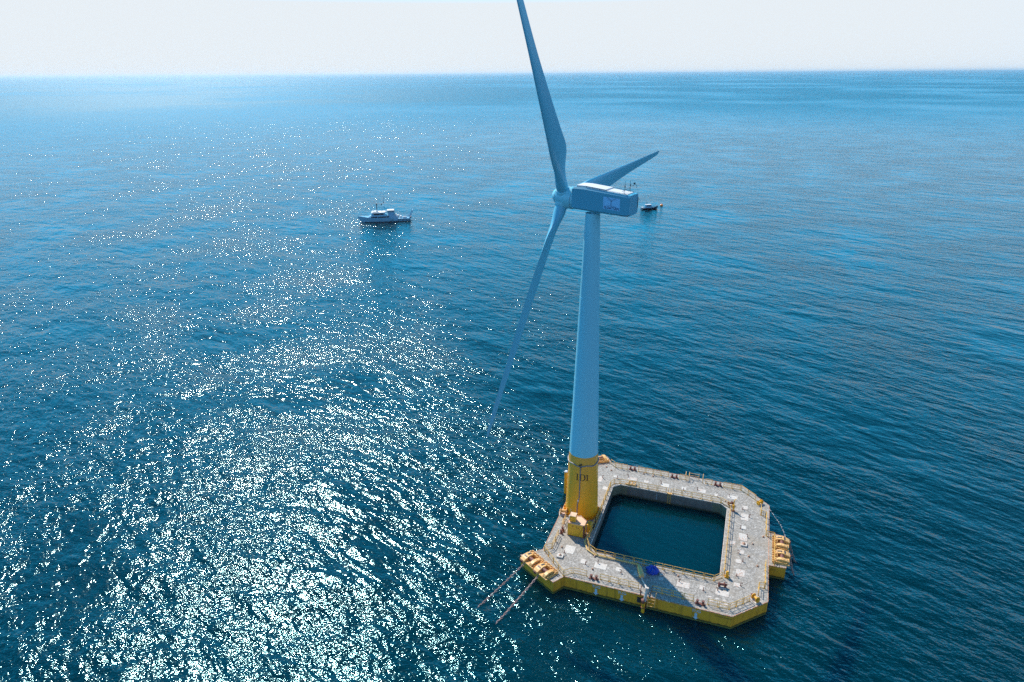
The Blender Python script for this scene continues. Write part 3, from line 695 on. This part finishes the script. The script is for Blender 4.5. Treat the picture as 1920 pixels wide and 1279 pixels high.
# winch left of the tower foot
def winch(label, x, y, rz, mat='ochre', s=1.0):
    t = thing('deck_winch', label, 'winch', (x, y, ZD), rz, 'small winches on the deck')
    MB().box((0, 0, .06), (1.1*s, .8*s, .12)).build('base_plate', M['pad'], t)
    MB().cyl((-.35*s, 0, .45*s), (.35*s, 0, .45*s), .18*s, .18*s, 12).cyl((-.38*s, 0, .45*s), (-.32*s, 0, .45*s), .36*s, .36*s, 14).cyl((.32*s, 0, .45*s), (.38*s, 0, .45*s), .36*s, .36*s, 14).build('drum', M[mat], t)
    MB().cyl((.38*s, 0, .45*s), (.72*s, 0, .45*s), .16*s, .14*s, 10).box((.5*s, 0, .22*s), (.2*s, .3*s, .3*s)).build('motor', M['rust'], t)
    for sx in (-.45, .45): MB().box((sx*s, 0, .28*s), (.06*s, .5*s, .45*s)).build('bracket', M[mat], t)
    return t
winch('orange pipe-like winch tucked against the left of the tower foot', -17.4, -2.2, .3, s=1.5)
winch('rusty brown winch near the near right corner of the pool', 11.1, -12.1, .2, 'rust', 1.15)
winch('yellow winch on a pale plinth at the cut front right corner', 16.15, -13.4, 2.3, 'yellow', 1.25)
winch('yellow winch on a pale plinth at the cut back right corner', 16.3, 12.75, .9, 'yellow', 1.2)
winch('dark red winch by the far right corner of the pool, beside a tall yellow davit', 11.15, 10.75, .5, 'rust', 1.0)
t = thing('davit', 'tall yellow davit post at the far right corner of the pool casting a long shadow', 'davit', (11.75, 9.1, ZD))
MB().cyl((0, 0, 0), (0, 0, 2.3), .11, .09, 10).build('post', M['yellow'], t, smooth=True); MB().box((0, 0, .04), (.6, .6, .08)).build('base_plate', M['rust'], t)
MB().box((0, 0, .9), (.42, .36, .7)).cyl((0, -.3, .9), (0, .3, .9), .2, .2, 10).build('winch_box', M['yellow'], t); MB().tube([(0, 0, 2.2), (.1, .1, 2.4), (.35, .25, 2.45)], .06, 8).build('arm', M['yellow'], t)
t = thing('pump_box', 'small bright yellow pump at the near right corner of the pool', 'pump', (11.75, -9.5, ZD))
MB().box((0, 0, .62), (.45, .4, .75)).build('body', M['yellow'], t, bevel=.03); MB().box((0, 0, .1), (.7, .55, .2)).build('foot', M['yellow'], t); MB().cyl((0, 0, 1.0), (0, 0, 1.18), .2, .16, 12).build('cap', M['box'], t)
t = thing('gangway_frame', 'yellow steel frame lying beside the far pool railing near its left end', 'steel frame', (-7.6, 11.35, ZD))
MB().box((0, -.35, .22), (2.0, .16, .22)).box((.25, .38, .5), (1.35, .14, .14)).build('beam', M['ochre'], t)
for x in (-.35, .3, .92): MB().box((x, .02, .36), (.14, .8, .14)).box((x, .36, .2), (.12, .12, .4)).build('crossbar', M['ochre'], t)
# tarpaulin bundle
t = thing('tarpaulin_bundle', 'bright blue tarpaulin bundle in the tower shadow beside the pool railing', 'tarpaulin', (.35, -12.15, ZD))
rng = random.Random(3); rings = []
for j, (zz, f) in enumerate(((0, 1.0), (.25, 1.05), (.55, .92), (.82, .62), (.98, .22))):
    rings.append([((1.0+.0*j)*f*math.cos(2*PI*k/22)*(1+.10*math.sin(5*k+j*1.3)+rng.uniform(-.06, .06)), .85*f*math.sin(2*PI*k/22)*(1+.10*math.cos(3*k+j)+rng.uniform(-.06, .06)), zz*(1+.16*math.sin(k*1.7+j)) if j else 0) for k in range(22)])
MB().loft(rings).build('cover', M['tarp'], t)
MB().tube([(.98, .1, .1), (1.3, -.05, .06), (1.6, .1, .05), (1.95, .0, .05)], .05, 6).box((1.45, -.35, .09), (.55, .35, .16), rz=.4).build('loose_flap', M['pad'], t)
# power cable along the pool, bend stiffener and hang-off
t = thing('power_cable', 'thick yellow export cable from the tower along the pool edge to the boat landing', 'cable', (-2.2, -11.7, ZD))
X0, Y0 = -2.2, -11.7
MB().tube([(x-X0, y-Y0, z) for x, y, z in [(-11.75, -3.2, .3), (-11.8, -5, .22), (-11.75, -8.8, .22), (-10.9, -10.6, .22), (-9.5, -11.5, .22), (-6, -11.5, .22), (-2.4, -11.55, .24), (-2.0, -11.75, .36), (-1.85, -12.4, .7)]], .13, 8).build('cable', M['hose'], t, smooth=True)
pA = Vector((-1.85-X0, -12.35-Y0, .70)); pB = Vector((-.95-X0, -14.75-Y0, .62)); dd = (pB-pA)
MB().cyl(pA, pA+dd*.12, .16, .34, 16).cyl(pA+dd*.12, pA+dd*.85, .36, .42, 16).cyl(pA+dd*.85, pB, .42, .30, 16).build('bend_stiffener', M['hose'], t, smooth=True)
MB().tube([tuple(pB), (-.75-X0, -15.3-Y0, .5), (-.2-X0, -16.2-Y0, .55), (.05-X0, -17.0-Y0, .9), (.15-X0, -17.9-Y0, 1.2)], .12, 8).build('lead_pipe', M['pad'], t, smooth=True)
for q in (.3, .7): MB().box(tuple(pA+dd*q-Vector((0, 0, .45))), (.6, .14, .5), rz=.36).build('saddle', M['yellow'], t)

# front boat landing with the cable tube
t = thing('boat_landing', 'rusty yellow tube and ladder boat landing in the middle of the front side', 'boat landing', (0, -18.0, 0))
MB().cyl((.22, -.75, 2.0), (.40, -.2, 4.2), .24, .26, 14).build('upper_tube', M['pad'], t, smooth=True)
MB().cyl((.05, -.95, -1.5), (.1, -.95, 2.1), .27, .27, 14).build('cable_tube', M['yellow'], t, smooth=True)
MB().cyl((.05, -.95, .95), (.05, -.95, 1.05), .34, .34, 14).cyl((-.1, -.95, 2.05), (.25, -.95, 2.2), .40, .36, 14).box((-.25, -.8, .9), (.2, .4, .2)).box((.4, -.8, .9), (.2, .4, .2)).build('flange', M['rust'], t)
MB().box((.1, -.35, 2.0), (.9, .7, .16)).box((-.25, -.35, 1.2), (.12, .7, .14)).box((.45, -.35, 1.2), (.12, .7, .14)).build('bracket', M['rust'], t)
MB().box((-.72, -.06, 1.35), (.6, .1, 1.0)).build('fender_pad', M['dark'], t)
MB().cyl((-.75, .9, ZD), (-.55, .9, ZD+1.0), .04, .04, 6).cyl((-.55, -.1, ZD), (-.55, -.1, ZD+.9), .10, .10, 8).tube([(-.65, .9, ZD+1.0), (-.6, -.1, ZD+.95)], .04, 6).build('left_handrail', M['rust'], t)
mb = MB().cyl((1.0, 1.3, ZD), (1.0, 1.3, ZD+1.05), .05, .05, 6).cyl((.95, -.1, ZD), (.95, -.1, ZD+1.0), .05, .05, 6)
for zz in (.55, 1.02): mb.cyl((1.0, 1.3, ZD+zz), (.95, -.1, ZD+zz), .04, .04, 6)
for y in (.1, .55, 1.0): mb.cyl((.45, y, ZD+.35), (1.0, y, ZD+.35), .035, .035, 6)
mb.build('right_handrail', M['dark'], t)
mb = MB().cyl((.68, -.8, .9), (.68, -.8, 2.9), .05, .05, 6).cyl((1.72, -.8, 1.2), (1.86, -.75, 4.0), .055, .055, 6)
for zz in (1.3, 1.95, 2.6): mb.cyl((.6, -.8, zz), (1.78, -.8, zz), .055, .055, 6)
mb.cyl((.68, -.8, 2.5), (.68, 0, 2.5), .05, .05, 6).cyl((1.75, -.8, 2.2), (1.75, 0, 2.2), .05, .05, 6); mb.build('ladder', M['ochre'], t)
# back boarding gate
t = thing('boarding_gate', 'tall yellow hooped boarding gate on the back edge of the deck', 'boarding gate', (4.0, 17.4, ZD))
mb = MB()
for x in (-1.7, -1.05): mb.tube([(x, -.9, 0), (x, -.9, 1.1), (x, -.2, 1.25), (x, .35, 1.2), (x, .45, .8), (x, .3, 0)], .05, 6)
mb.build('hoop', M['ochre'], t)
mb = MB().tube([(1.6, -.9, 0), (1.6, -.9, 1.1), (1.6, -.2, 1.5), (1.6, .35, 1.3), (1.6, .45, .8), (1.6, .3, 0)], .06, 6); mb.build('hoop', M['ochre'], t)
mb = MB()
for zz in (.65, 1.15): mb.cyl((-1.05, .1, zz), (.8, .1, zz), .045, .045, 6)
for x in (-1.05, .8): mb.cyl((x, .1, 0), (x, .1, 1.3), .055, .055, 6)
mb.build('gate_bar', M['ochre'], t)
# left side fender tubes behind the tower
t = thing('fender_tubes', 'two tall yellow fender tubes with white caps on the left side beyond the tower', 'boat landing', (-18.0, 9.0, 0))
for y, zt, x in ((-1.2, 4.9, -1.75), (1.7, 5.1, -1.55)):
    p = MB().cyl((x, y, -1.5), (x, y, zt), .36, .36, 16).build('fender_tube', M['yellow'], t, smooth=True)
    MB().cyl((x, y, zt), (x, y, zt+.18), .37, .25, 16).build('cap', M['white'], p)
    for zz in (.9, 2.0, 3.4): MB().box((x/2, y, zz), (abs(x), .16, .16)).build('brace', M['ochre'], t)
MB().cyl((-1.2, -1.2, .3), (-1.2, -1.2, 4.0), .05, .05, 6).cyl((-1.2, -.7, .3), (-1.2, -.7, 4.0), .05, .05, 6).build('ladder', M['ochre'], t)
# pool ladder
t = thing('pool_ladder', 'narrow yellow ladder hanging down the far pool wall', 'ladder', (0, 10.6, 0))
mb = MB()
for x in (-.26, .26): mb.box((x, 0, 1.35), (.06, .06, 2.3)).tube([(x, 0, 2.4), (x, .15, 3.3), (x, .5, 3.4), (x, .6, 2.45)], .035, 6)
mb.build('stile', M['rail'], t)
for k in range(8): MB().cyl((-.26, 0, .35+k*.28), (.26, 0, .35+k*.28), .022, .022, 6).build('rung', M['rail'], t)
MB().box((0, .2, 2.42), (.9, .5, .06)).build('step', M['ochre'], t)

# ---------------------------------------------------------------- chain fairleads
def fairlead(label, x, y, ang, mirror=1):
    t = thing('chain_fairlead', label, 'fairlead', (x, y, ZD), ang, 'orange chain fairleads on the mooring shelves')
    m = mirror
    MB().box((0, 0, .09), (2.5, 3.2, .18)).build('base_frame', M['ochre'], t)
    def cheek(y0, y1, ext, name, slots):
        prof = [(-1.0, .18), (-.95, .48), (-.6, .68), (-.1, .78), (.4, .76), (.9, .60), (1.15+ext, .38), (1.25+ext, .1), (1.15+ext, -.2), (.9, .18)]
        mb = MB(); n_ = len(prof); a = [(px, y0*m, pz) for px, pz in prof]; b = [(px, y1*m, pz) for px, pz in prof]
        mb.add(a+b, [tuple(range(n_)), tuple(range(2*n_-1, n_-1, -1))]+[(k, (k+1) % n_, n_+(k+1) % n_, n_+k) for k in range(n_)])
        o = mb.build(name, M['ochre'], t)
        if slots:
            MB().box((-.30, (y0+y1)/2*m, .765), (.72, abs(y1-y0)*.26, .04), ry=-.17).build('slot', M['dark'], o); MB().box((.52, (y0+y1)/2*m, .755), (.20, abs(y1-y0)*.72, .05), ry=.2).build('slot', M['dark'], o)
    cheek(1.45, .45, .2, 'slotted_cheek', True); cheek(-.62, -1.2, -.05, 'cheek', False)
    MB().cyl((.1, -.6*m, .34), (.1, .44*m, .34), .36, .36, 14).build('chain_wheel', M['rust'], t, smooth=True)
    MB().box((-.1, -1.42*m, .24), (1.9, .16, .3)).build('side_beam', M['ochre'], t)
    mb = MB()
    for r in range(2):
        for k in range(11): mb.cyl((-1.35+r*.33, -1.5+k*.3, .1), (-1.35+r*.36, -1.5+k*.3, .50+.14*((k+r) % 2)), .10, .10, 7)
    for k in range(4): mb.cyl((-.72, -.55+.3*k, .2), (-.72, -.55+.3*k, .85), .09, .09, 7)
    mb.build('bolt_row', M['ochre'], t)
    MB().box((1.35, .95*m, .1), (.4, .35, .45)).cyl((1.4, .6*m, .15), (1.4, 1.3*m, .15), .13, .13, 8).build('chain_stopper', M['rust'], t)
    return t
OA = math.atan2(-.846, -.532)
fairlead('orange chain fairlead at the outermost end of the front left shelf', -18.85, -16.25, OA, -1)
fairlead('orange chain fairlead on the front left shelf, nearest the front edge', -15.95, -18.08, OA, -1)
fairlead('orange chain fairlead on the right shelf, the farther of the two', 19.95, 1.85, 0, 1)
fairlead('orange chain fairlead on the right shelf, the nearer of the two', 19.95, -1.95, 0, 1)
fairlead('orange chain fairlead on the back left shelf, right one showing beside the tower', -15.3, 18.2, -OA, 1)
fairlead('orange chain fairlead on the back left shelf, hidden half behind the tower', -18.6, 16.3, -OA, 1)
def chain(label, pts, link=.60, r=.058, w=.25):
    # points along a gently sagging run
    P = [Vector(p) for p in pts]; seg = [0]
    for a, b in zip(P[:-1], P[1:]): seg.append(seg[-1]+(b-a).length)
    def at(s):
        for i in range(len(P)-1):
            if s <= seg[i+1] or i == len(P)-2:
                f = (s-seg[i])/(seg[i+1]-seg[i]); return P[i].lerp(P[i+1], f), (P[i+1]-P[i]).normalized()
    mb = MB(); step = link*.74; n_ = int(seg[-1]/step); o0 = P[0]
    for i in range(n_):
        c, d = at(i*step+step/2); c = c-o0
        side = d.cross(Vector((0, 0, 1))).normalized(); upv = side.cross(d)
        q = side if i % 2 else upv
        q = (side*(.8 if i % 2 else .6)+upv*(.6 if i % 2 else -.8)).normalized()
        pts2 = []; hl = link/2-w/2
        for k in range(12):
            a = 2*PI*k/12; ex = math.cos(a); ey = math.sin(a)
            pts2.append(c+d*((hl if ex >= 0 else -hl)+ex*w/2)+q*ey*w/2)
        pts2.append(pts2[0]); mb.tube(pts2, r, 5)
    t = thing('mooring_chain', label, 'chain', tuple(o0), group='rusty mooring chains')
    mb.build('links', M['chain'], t, smooth=True); return t
def sag(a, b, s=.5, n=8):
    return [(a[0]+(b[0]-a[0])*k/n, a[1]+(b[1]-a[1])*k/n, a[2]+(b[2]-a[2])*k/n-s*math.sin(PI*k/n)) for k in range(n+1)]
chain('rusty mooring chain running from the outermost front left fairlead into the water', sag((-19.75, -16.95, 2.35), (-25.2, -28.2, -.5), .12))
chain('rusty mooring chain running from the front fairlead nearest the front edge into the water', sag((-16.75, -18.75, 2.25), (-21.2, -30.6, -.5), .12))
chain('dark mooring chain hanging off the farther fairlead on the right shelf', sag((21.4, 2.75, 2.2), (22.9, .6, -.6), .15))
chain('dark mooring chain hanging off the nearer fairlead on the right shelf', sag((21.4, -1.05, 2.2), (22.5, -2.7, -.6), .15))
# ---------------------------------------------------------------- boats
def vessel():
    hd = math.atan2(-13.7, -22.8)
    t = thing('research_vessel', 'white research ship with radar mast and stern frame lying left of the turbine', 'ship', (-187.9, 231.4, 0), hd)
    def hull_ring(x, half, zk, zt, fl):
        zb = max(-.6, zk+.35); zm = max(.4, zt*.35, zk+.6)
        return [(x, -half*fl, zt), (x, -half, zm), (x, -half*.8, zb), (x, 0, zk), (x, half*.8, zb), (x, half, zm), (x, half*fl, zt)]
    st = [(-13.4, 2.9, -1.0, 1.5), (-9, 3.3, -1.4, 1.5), (-4.6, 3.5, -1.6, 1.6), (-4.2, 3.5, -1.6, 2.2), (2, 3.5, -1.6, 2.3), (7, 3.1, -1.5, 2.5), (10.5, 2.1, -1.3, 2.75), (13.0, .8, -1.0, 3.0), (15.6, .1, 2.2, 3.25)]
    rings = [hull_ring(x, h, k, z, 1.0 if x < 5 else 1.0+.05*(x-5)) for x, h, k, z in st]
    MB().loft(rings).build('hull', M['hullw'], t, smooth=True)
    mb = MB().loft([[(x, s*(h+.05), z) for s, z in ((1, .75), (1, 1.02), (1.0, .88))] for x, h in ((-13.3, 2.9), (-9, 3.3), (-2, 3.5))]).loft([[(x, s*(h+.05), z) for s, z in ((-1, .75), (-1, 1.02), (-1.0, .88))] for x, h in ((-13.3, 2.9), (-9, 3.3), (-2, 3.5))]); mb.build('rubbing_strake', M['dark'], t)
    mb = MB().loft([[(x, -h*1.01, -.2), (x, -h*1.015, .22), (x, h*1.015, .22), (x, h*1.01, -.2)] for x, h in ((-13.45, 2.85), (-9, 3.22), (0, 3.42), (7, 2.95), (10.5, 1.95), (12.6, .75))]); mb.build('boot_top', M['hulld'], t)
    c = MB().loft([[(x, -h, z0), (x, -h*.94, z1), (x, h*.94, z1), (x, h, z0)] for x, h, z0, z1 in ((-6.2, 3.25, 1.5, 2.3), (-4.0, 3.3, 1.6, 3.5), (4.5, 3.1, 2.2, 3.6), (8.6, 2.4, 2.4, 3.4), (10.0, 1.9, 2.6, 2.75))]).build('deckhouse', M['hullw'], t)
    def win(x0, x1, z0, z1, y=3.32):
        MB().box(((x0+x1)/2, y, (z0+z1)/2), (x1-x0, .06, z1-z0)).build('window', M['glass'], c); MB().box(((x0+x1)/2, -y, (z0+z1)/2), (x1-x0, .06, z1-z0)).build('window', M['glass'], c)
    for k in range(3): win(-1.6-k*.0 if k == 0 else (.0 if k == 1 else 5.0), -.2 if k == 0 else (4.6 if k == 1 else 8.4), 2.45, 3.1, 3.24 if k < 2 else 2.95)
    b = MB().loft([[(x, -h, z0), (x, -h, z1), (x, h, z1), (x, h, z0)] for x, h, z0, z1 in ((.5, 2.6, 3.5, 5.0), (7.0, 2.5, 3.5, 5.0), (8.3, 1.9, 3.45, 4.4))]).build('bridge', M['hullw'], t)
    MB().box((4.2, 2.62, 4.3), (5.6, .08, .7)).box((4.2, -2.62, 4.3), (5.6, .08, .7)).box((7.65, 0, 4.3), (.9, 4.0, .6)).build('window', M['glass'], b)
    MB().box((3.9, 0, 5.15), (8.2, 5.8, .28)).box((6.0, 0, 5.5), (3.0, 3.6, .5)).cyl((5.0, 1, 5.6), (5.0, 1, 6.4), .45, .35, 10).cyl((7, -1, 5.6), (7, -1, 6.2), .4, .3, 10).build('bridge_roof', M['roofw'], b)
    f = MB().cyl((4.9, -.8, 6.0), (4.9, -.8, 9.2), .22, .22, 8).cyl((4.9, -.8, 8.9), (4.9, -.8, 9.7), .42, .3, 8).build('exhaust', M['dark'], t)
    m_ = MB().tube([(2.4, 0, 5.2), (1.4, 0, 8.2), (.9, 0, 8.6)], .16, 6).tube([(.2, 0, 5.2), (.8, 0, 8.4)], .14, 6).cyl((.9, 0, 8.4), (.8, 0, 14.4), .10, .06, 6).box((1.2, 0, 8.6), (1.0, 2.4, .15)).box((.9, 0, 10.4), (.3, 2.0, .12)).box((.85, 0, 12.4), (.2, 1.3, .12)).build('radar_mast', M['hullw'], t)
    MB().box((1.4, 0, 8.95), (.25, 1.8, .2)).cyl((.9, .7, 10.5), (.9, .7, 11.0), .25, .2, 8).box((.8, -.5, 12.7), (.3, .3, .5)).cyl((2.2, 1.0, 9), (2.2, 1.0, 9.9), .25, .25, 8).build('radar', M['dark'], m_)
    a = MB().box((-2.8, 0, 4.4), (3.6, 4.4, 2.0)).build('aft_cabin', M['hullw'], t)
    MB().box((-2.6, 0, 5.95), (4.4, 5.0, .16)).build('awning', M['hulld'], a); MB().box((-2.6, 0, 6.10), (3.9, 4.4, .14)).build('raft_cover', M['roofw'], a)
    for sx in (-4.6, -.6):
        for sy in (-2.3, 2.3): MB().cyl((sx, sy, 3.4), (sx, sy, 5.9), .07, .07, 6).build('post', M['hulld'], a)
    MB().box((-5.3, .8, 3.1), (1.2, 1.6, 1.6)).box((-6.6, -1.4, 2.3), (1.6, 1.2, 1.2)).cyl((-8.2, -1, 2.1), (-8.2, 1.2, 2.1), .6, .6, 12).box((-10.2, 1.6, 2.0), (2.2, .9, .7)).build('deck_gear', M['roofw'], t)
    fr = MB()
    for sy in (-2.2, 2.2): fr.cyl((-12.8, sy, 1.5), (-15.0, sy*.85, 5.6), .22, .18, 8).cyl((-10.8, sy, 1.5), (-13.8, sy*.92, 3.6), .12, .12, 6)
    fr.cyl((-15.0, -1.95, 5.6), (-15.0, 1.95, 5.6), .2, .2, 8).build('stern_frame', M['hullw'], t)
    MB().box((-14.7, 0, 4.6), (.5, .5, .9)).box((-13.6, .2, 1.6), (.6, 3.4, .9)).build('frame_block', M['dark'], t)
    MB().box((-13.9, 1.2, 2.2), (.1, 1.1, .7)).build('stern_flag', M['red'], t)
    mb = MB()
    for s in (-1, 1):
        pts = [(9.5, 2.2*s, 3.7), (12, 1.5*s, 3.9), (15.3, .15*s, 4.2)]; mb.tube(pts, .04, 5)
        for p in pts: mb.cyl((p[0], p[1], p[2]-.95), p, .035, .035, 5)
        pts = [(-12.6, 2.8*s, 2.5), (-9, 3.2*s, 2.5), (-6.4, 3.3*s, 2.5)]; mb.tube(pts, .04, 5)
        for p in pts: mb.cyl((p[0], p[1], p[2]-1.0), p, .035, .035, 5)
    mb.build('guard_rail', M['hullw'], t)
    return t
vessel()
t = thing('workboat', 'small dark workboat with white wheelhouse behind the nacelle on the right', 'boat', (-52.5, 312.85, 0), math.atan2(6.3, 8.4))
st = [(-5.2, 1.4, -.3, .9), (-2, 1.6, -.5, .95), (2, 1.5, -.5, 1.15), (4.2, .8, -.3, 1.5), (5.6, .08, .5, 1.85)]
MB().loft([[(x, -h*1.05, z), (x, -h, .3), (x, 0, k), (x, h, .3), (x, h*1.05, z)] for x, h, k, z in st]).build('hull', M['hulld'], t, smooth=True)
w_ = MB().loft([[(x, -h, 1.0), (x, -h*.9, z), (x, h*.9, z), (x, h, 1.0)] for x, h, z in ((-2.6, 1.15, 2.6), (.6, 1.15, 2.8), (1.6, 1.0, 1.5))]).build('wheelhouse', M['hullw'], t)
MB().box((-1.0, 1.1, 2.1), (2.6, .1, .5)).box((-1.0, -1.1, 2.1), (2.6, .1, .5)).build('window', M['glass'], w_)
MB().box((-1.0, 0, 2.85), (3.8, 2.3, .12)).build('wheelhouse_roof', M['roofw'], w_)
MB().cyl((-2.2, 0, 2.9), (-2.3, 0, 5.2), .06, .04, 6).box((-2.2, 0, 4.0), (.1, 1.0, .1)).build('mast', M['dark'], t)
MB().box((-4.7, 0, 1.1), (1.0, 1.6, .7)).build('outboard_engines', M['white'], t)
mb = MB()
for s in (-1, 1):
    mb.tube([(1.6, 1.3*s, 2.0), (3.8, .9*s, 2.2), (5.4, .1*s, 2.5)], .04, 5)
    for p in ((1.6, 1.3*s, 2.0), (3.8, .9*s, 2.2)): mb.cyl((p[0], p[1], 1.1), p, .035, .035, 5)
mb.build('bow_rail', M['white'], t)
t = thing('mooring_buoy', 'small orange buoy floating just off the bow of the dark workboat', 'buoy', (-47.0, 325.5, 0))
MB().cyl((0, 0, -.4), (0, 0, .75), .8, .95, 16).cyl((0, 0, .75), (0, 0, 1.1), .95, .5, 16).build('float', M['orange'], t, smooth=True)
MB().cyl((0, 0, 1.1), (0, 0, 1.7), .06, .06, 6).build('post', M['white'], t)
t = thing('distant_ship', 'tiny haze-blue ship near the horizon right of the top blade', 'ship', (-2350, 11700, 0), .2)
mist = plain('haze_blue_grey', (0.22, 0.36, 0.52), 0.6)  # distance haze painted into the ship's colour
MB().loft([[(x, -h, z), (x, -h*.8, -1), (x, h*.8, -1), (x, h, z)] for x, h, z in ((-26, 6, 5), (16, 6, 5), (29, .5, 7))]).build('hull', mist, t)
MB().box((-16, 0, 9), (12, 10, 9)).build('bridge', mist, t); MB().cyl((-14, 0, 13), (-14, 0, 20), .5, .4, 6).build('mast', mist, t)
# floating line with small white floats off the right side
fl = [(18.3, 15.4), (18.75, 14.5), (19.6, 12.57), (20.24, 11.1), (20.68, 9.45), (20.94, 8.25), (21.1, 7.3), (21.2, 5.2)]
t = thing('floating_line', 'thin line of small white floats drifting off the right side of the platform', 'floating rope', (18.3, 15.4, 0))
MB().tube([(x-18.3, y-15.4, .01) for x, y in fl], .018, 5).build('rope', M['pipe'], t)
rng = random.Random(5)
for (a, b) in zip(fl[:-1], fl[1:]):
    for k in range(2):
        f = (k+rng.random()*.7)/3; x, y = a[0]+(b[0]-a[0])*f-18.3, a[1]+(b[1]-a[1])*f-15.4
        MB().cyl((x, y-.1, .06), (x+.05, y+.12, .06), .045+.04*rng.random(), .04, 8).build('float', M['white'], t)
# ---------------------------------------------------------------- sea haze: thin air between here and the horizon
hm = bpy.data.materials.new('haze'); hm.use_nodes = True; ht = hm.node_tree; ht.nodes.clear()
ho = ht.nodes.new('ShaderNodeOutputMaterial'); hv = ht.nodes.new('ShaderNodeVolumePrincipled')
hv.inputs['Color'].default_value = (0.94, 0.95, 0.98, 1); hv.inputs['Density'].default_value = 2.8e-5; hv.inputs['Anisotropy'].default_value = 0.74
ht.links.new(hv.outputs[0], ho.inputs['Volume'])
mb = MB().box((0, 0, 59.0), (90000, 90000, 120.0)); hz_o = mb.build('haze', hm); hz_o['kind'] = 'stuff'
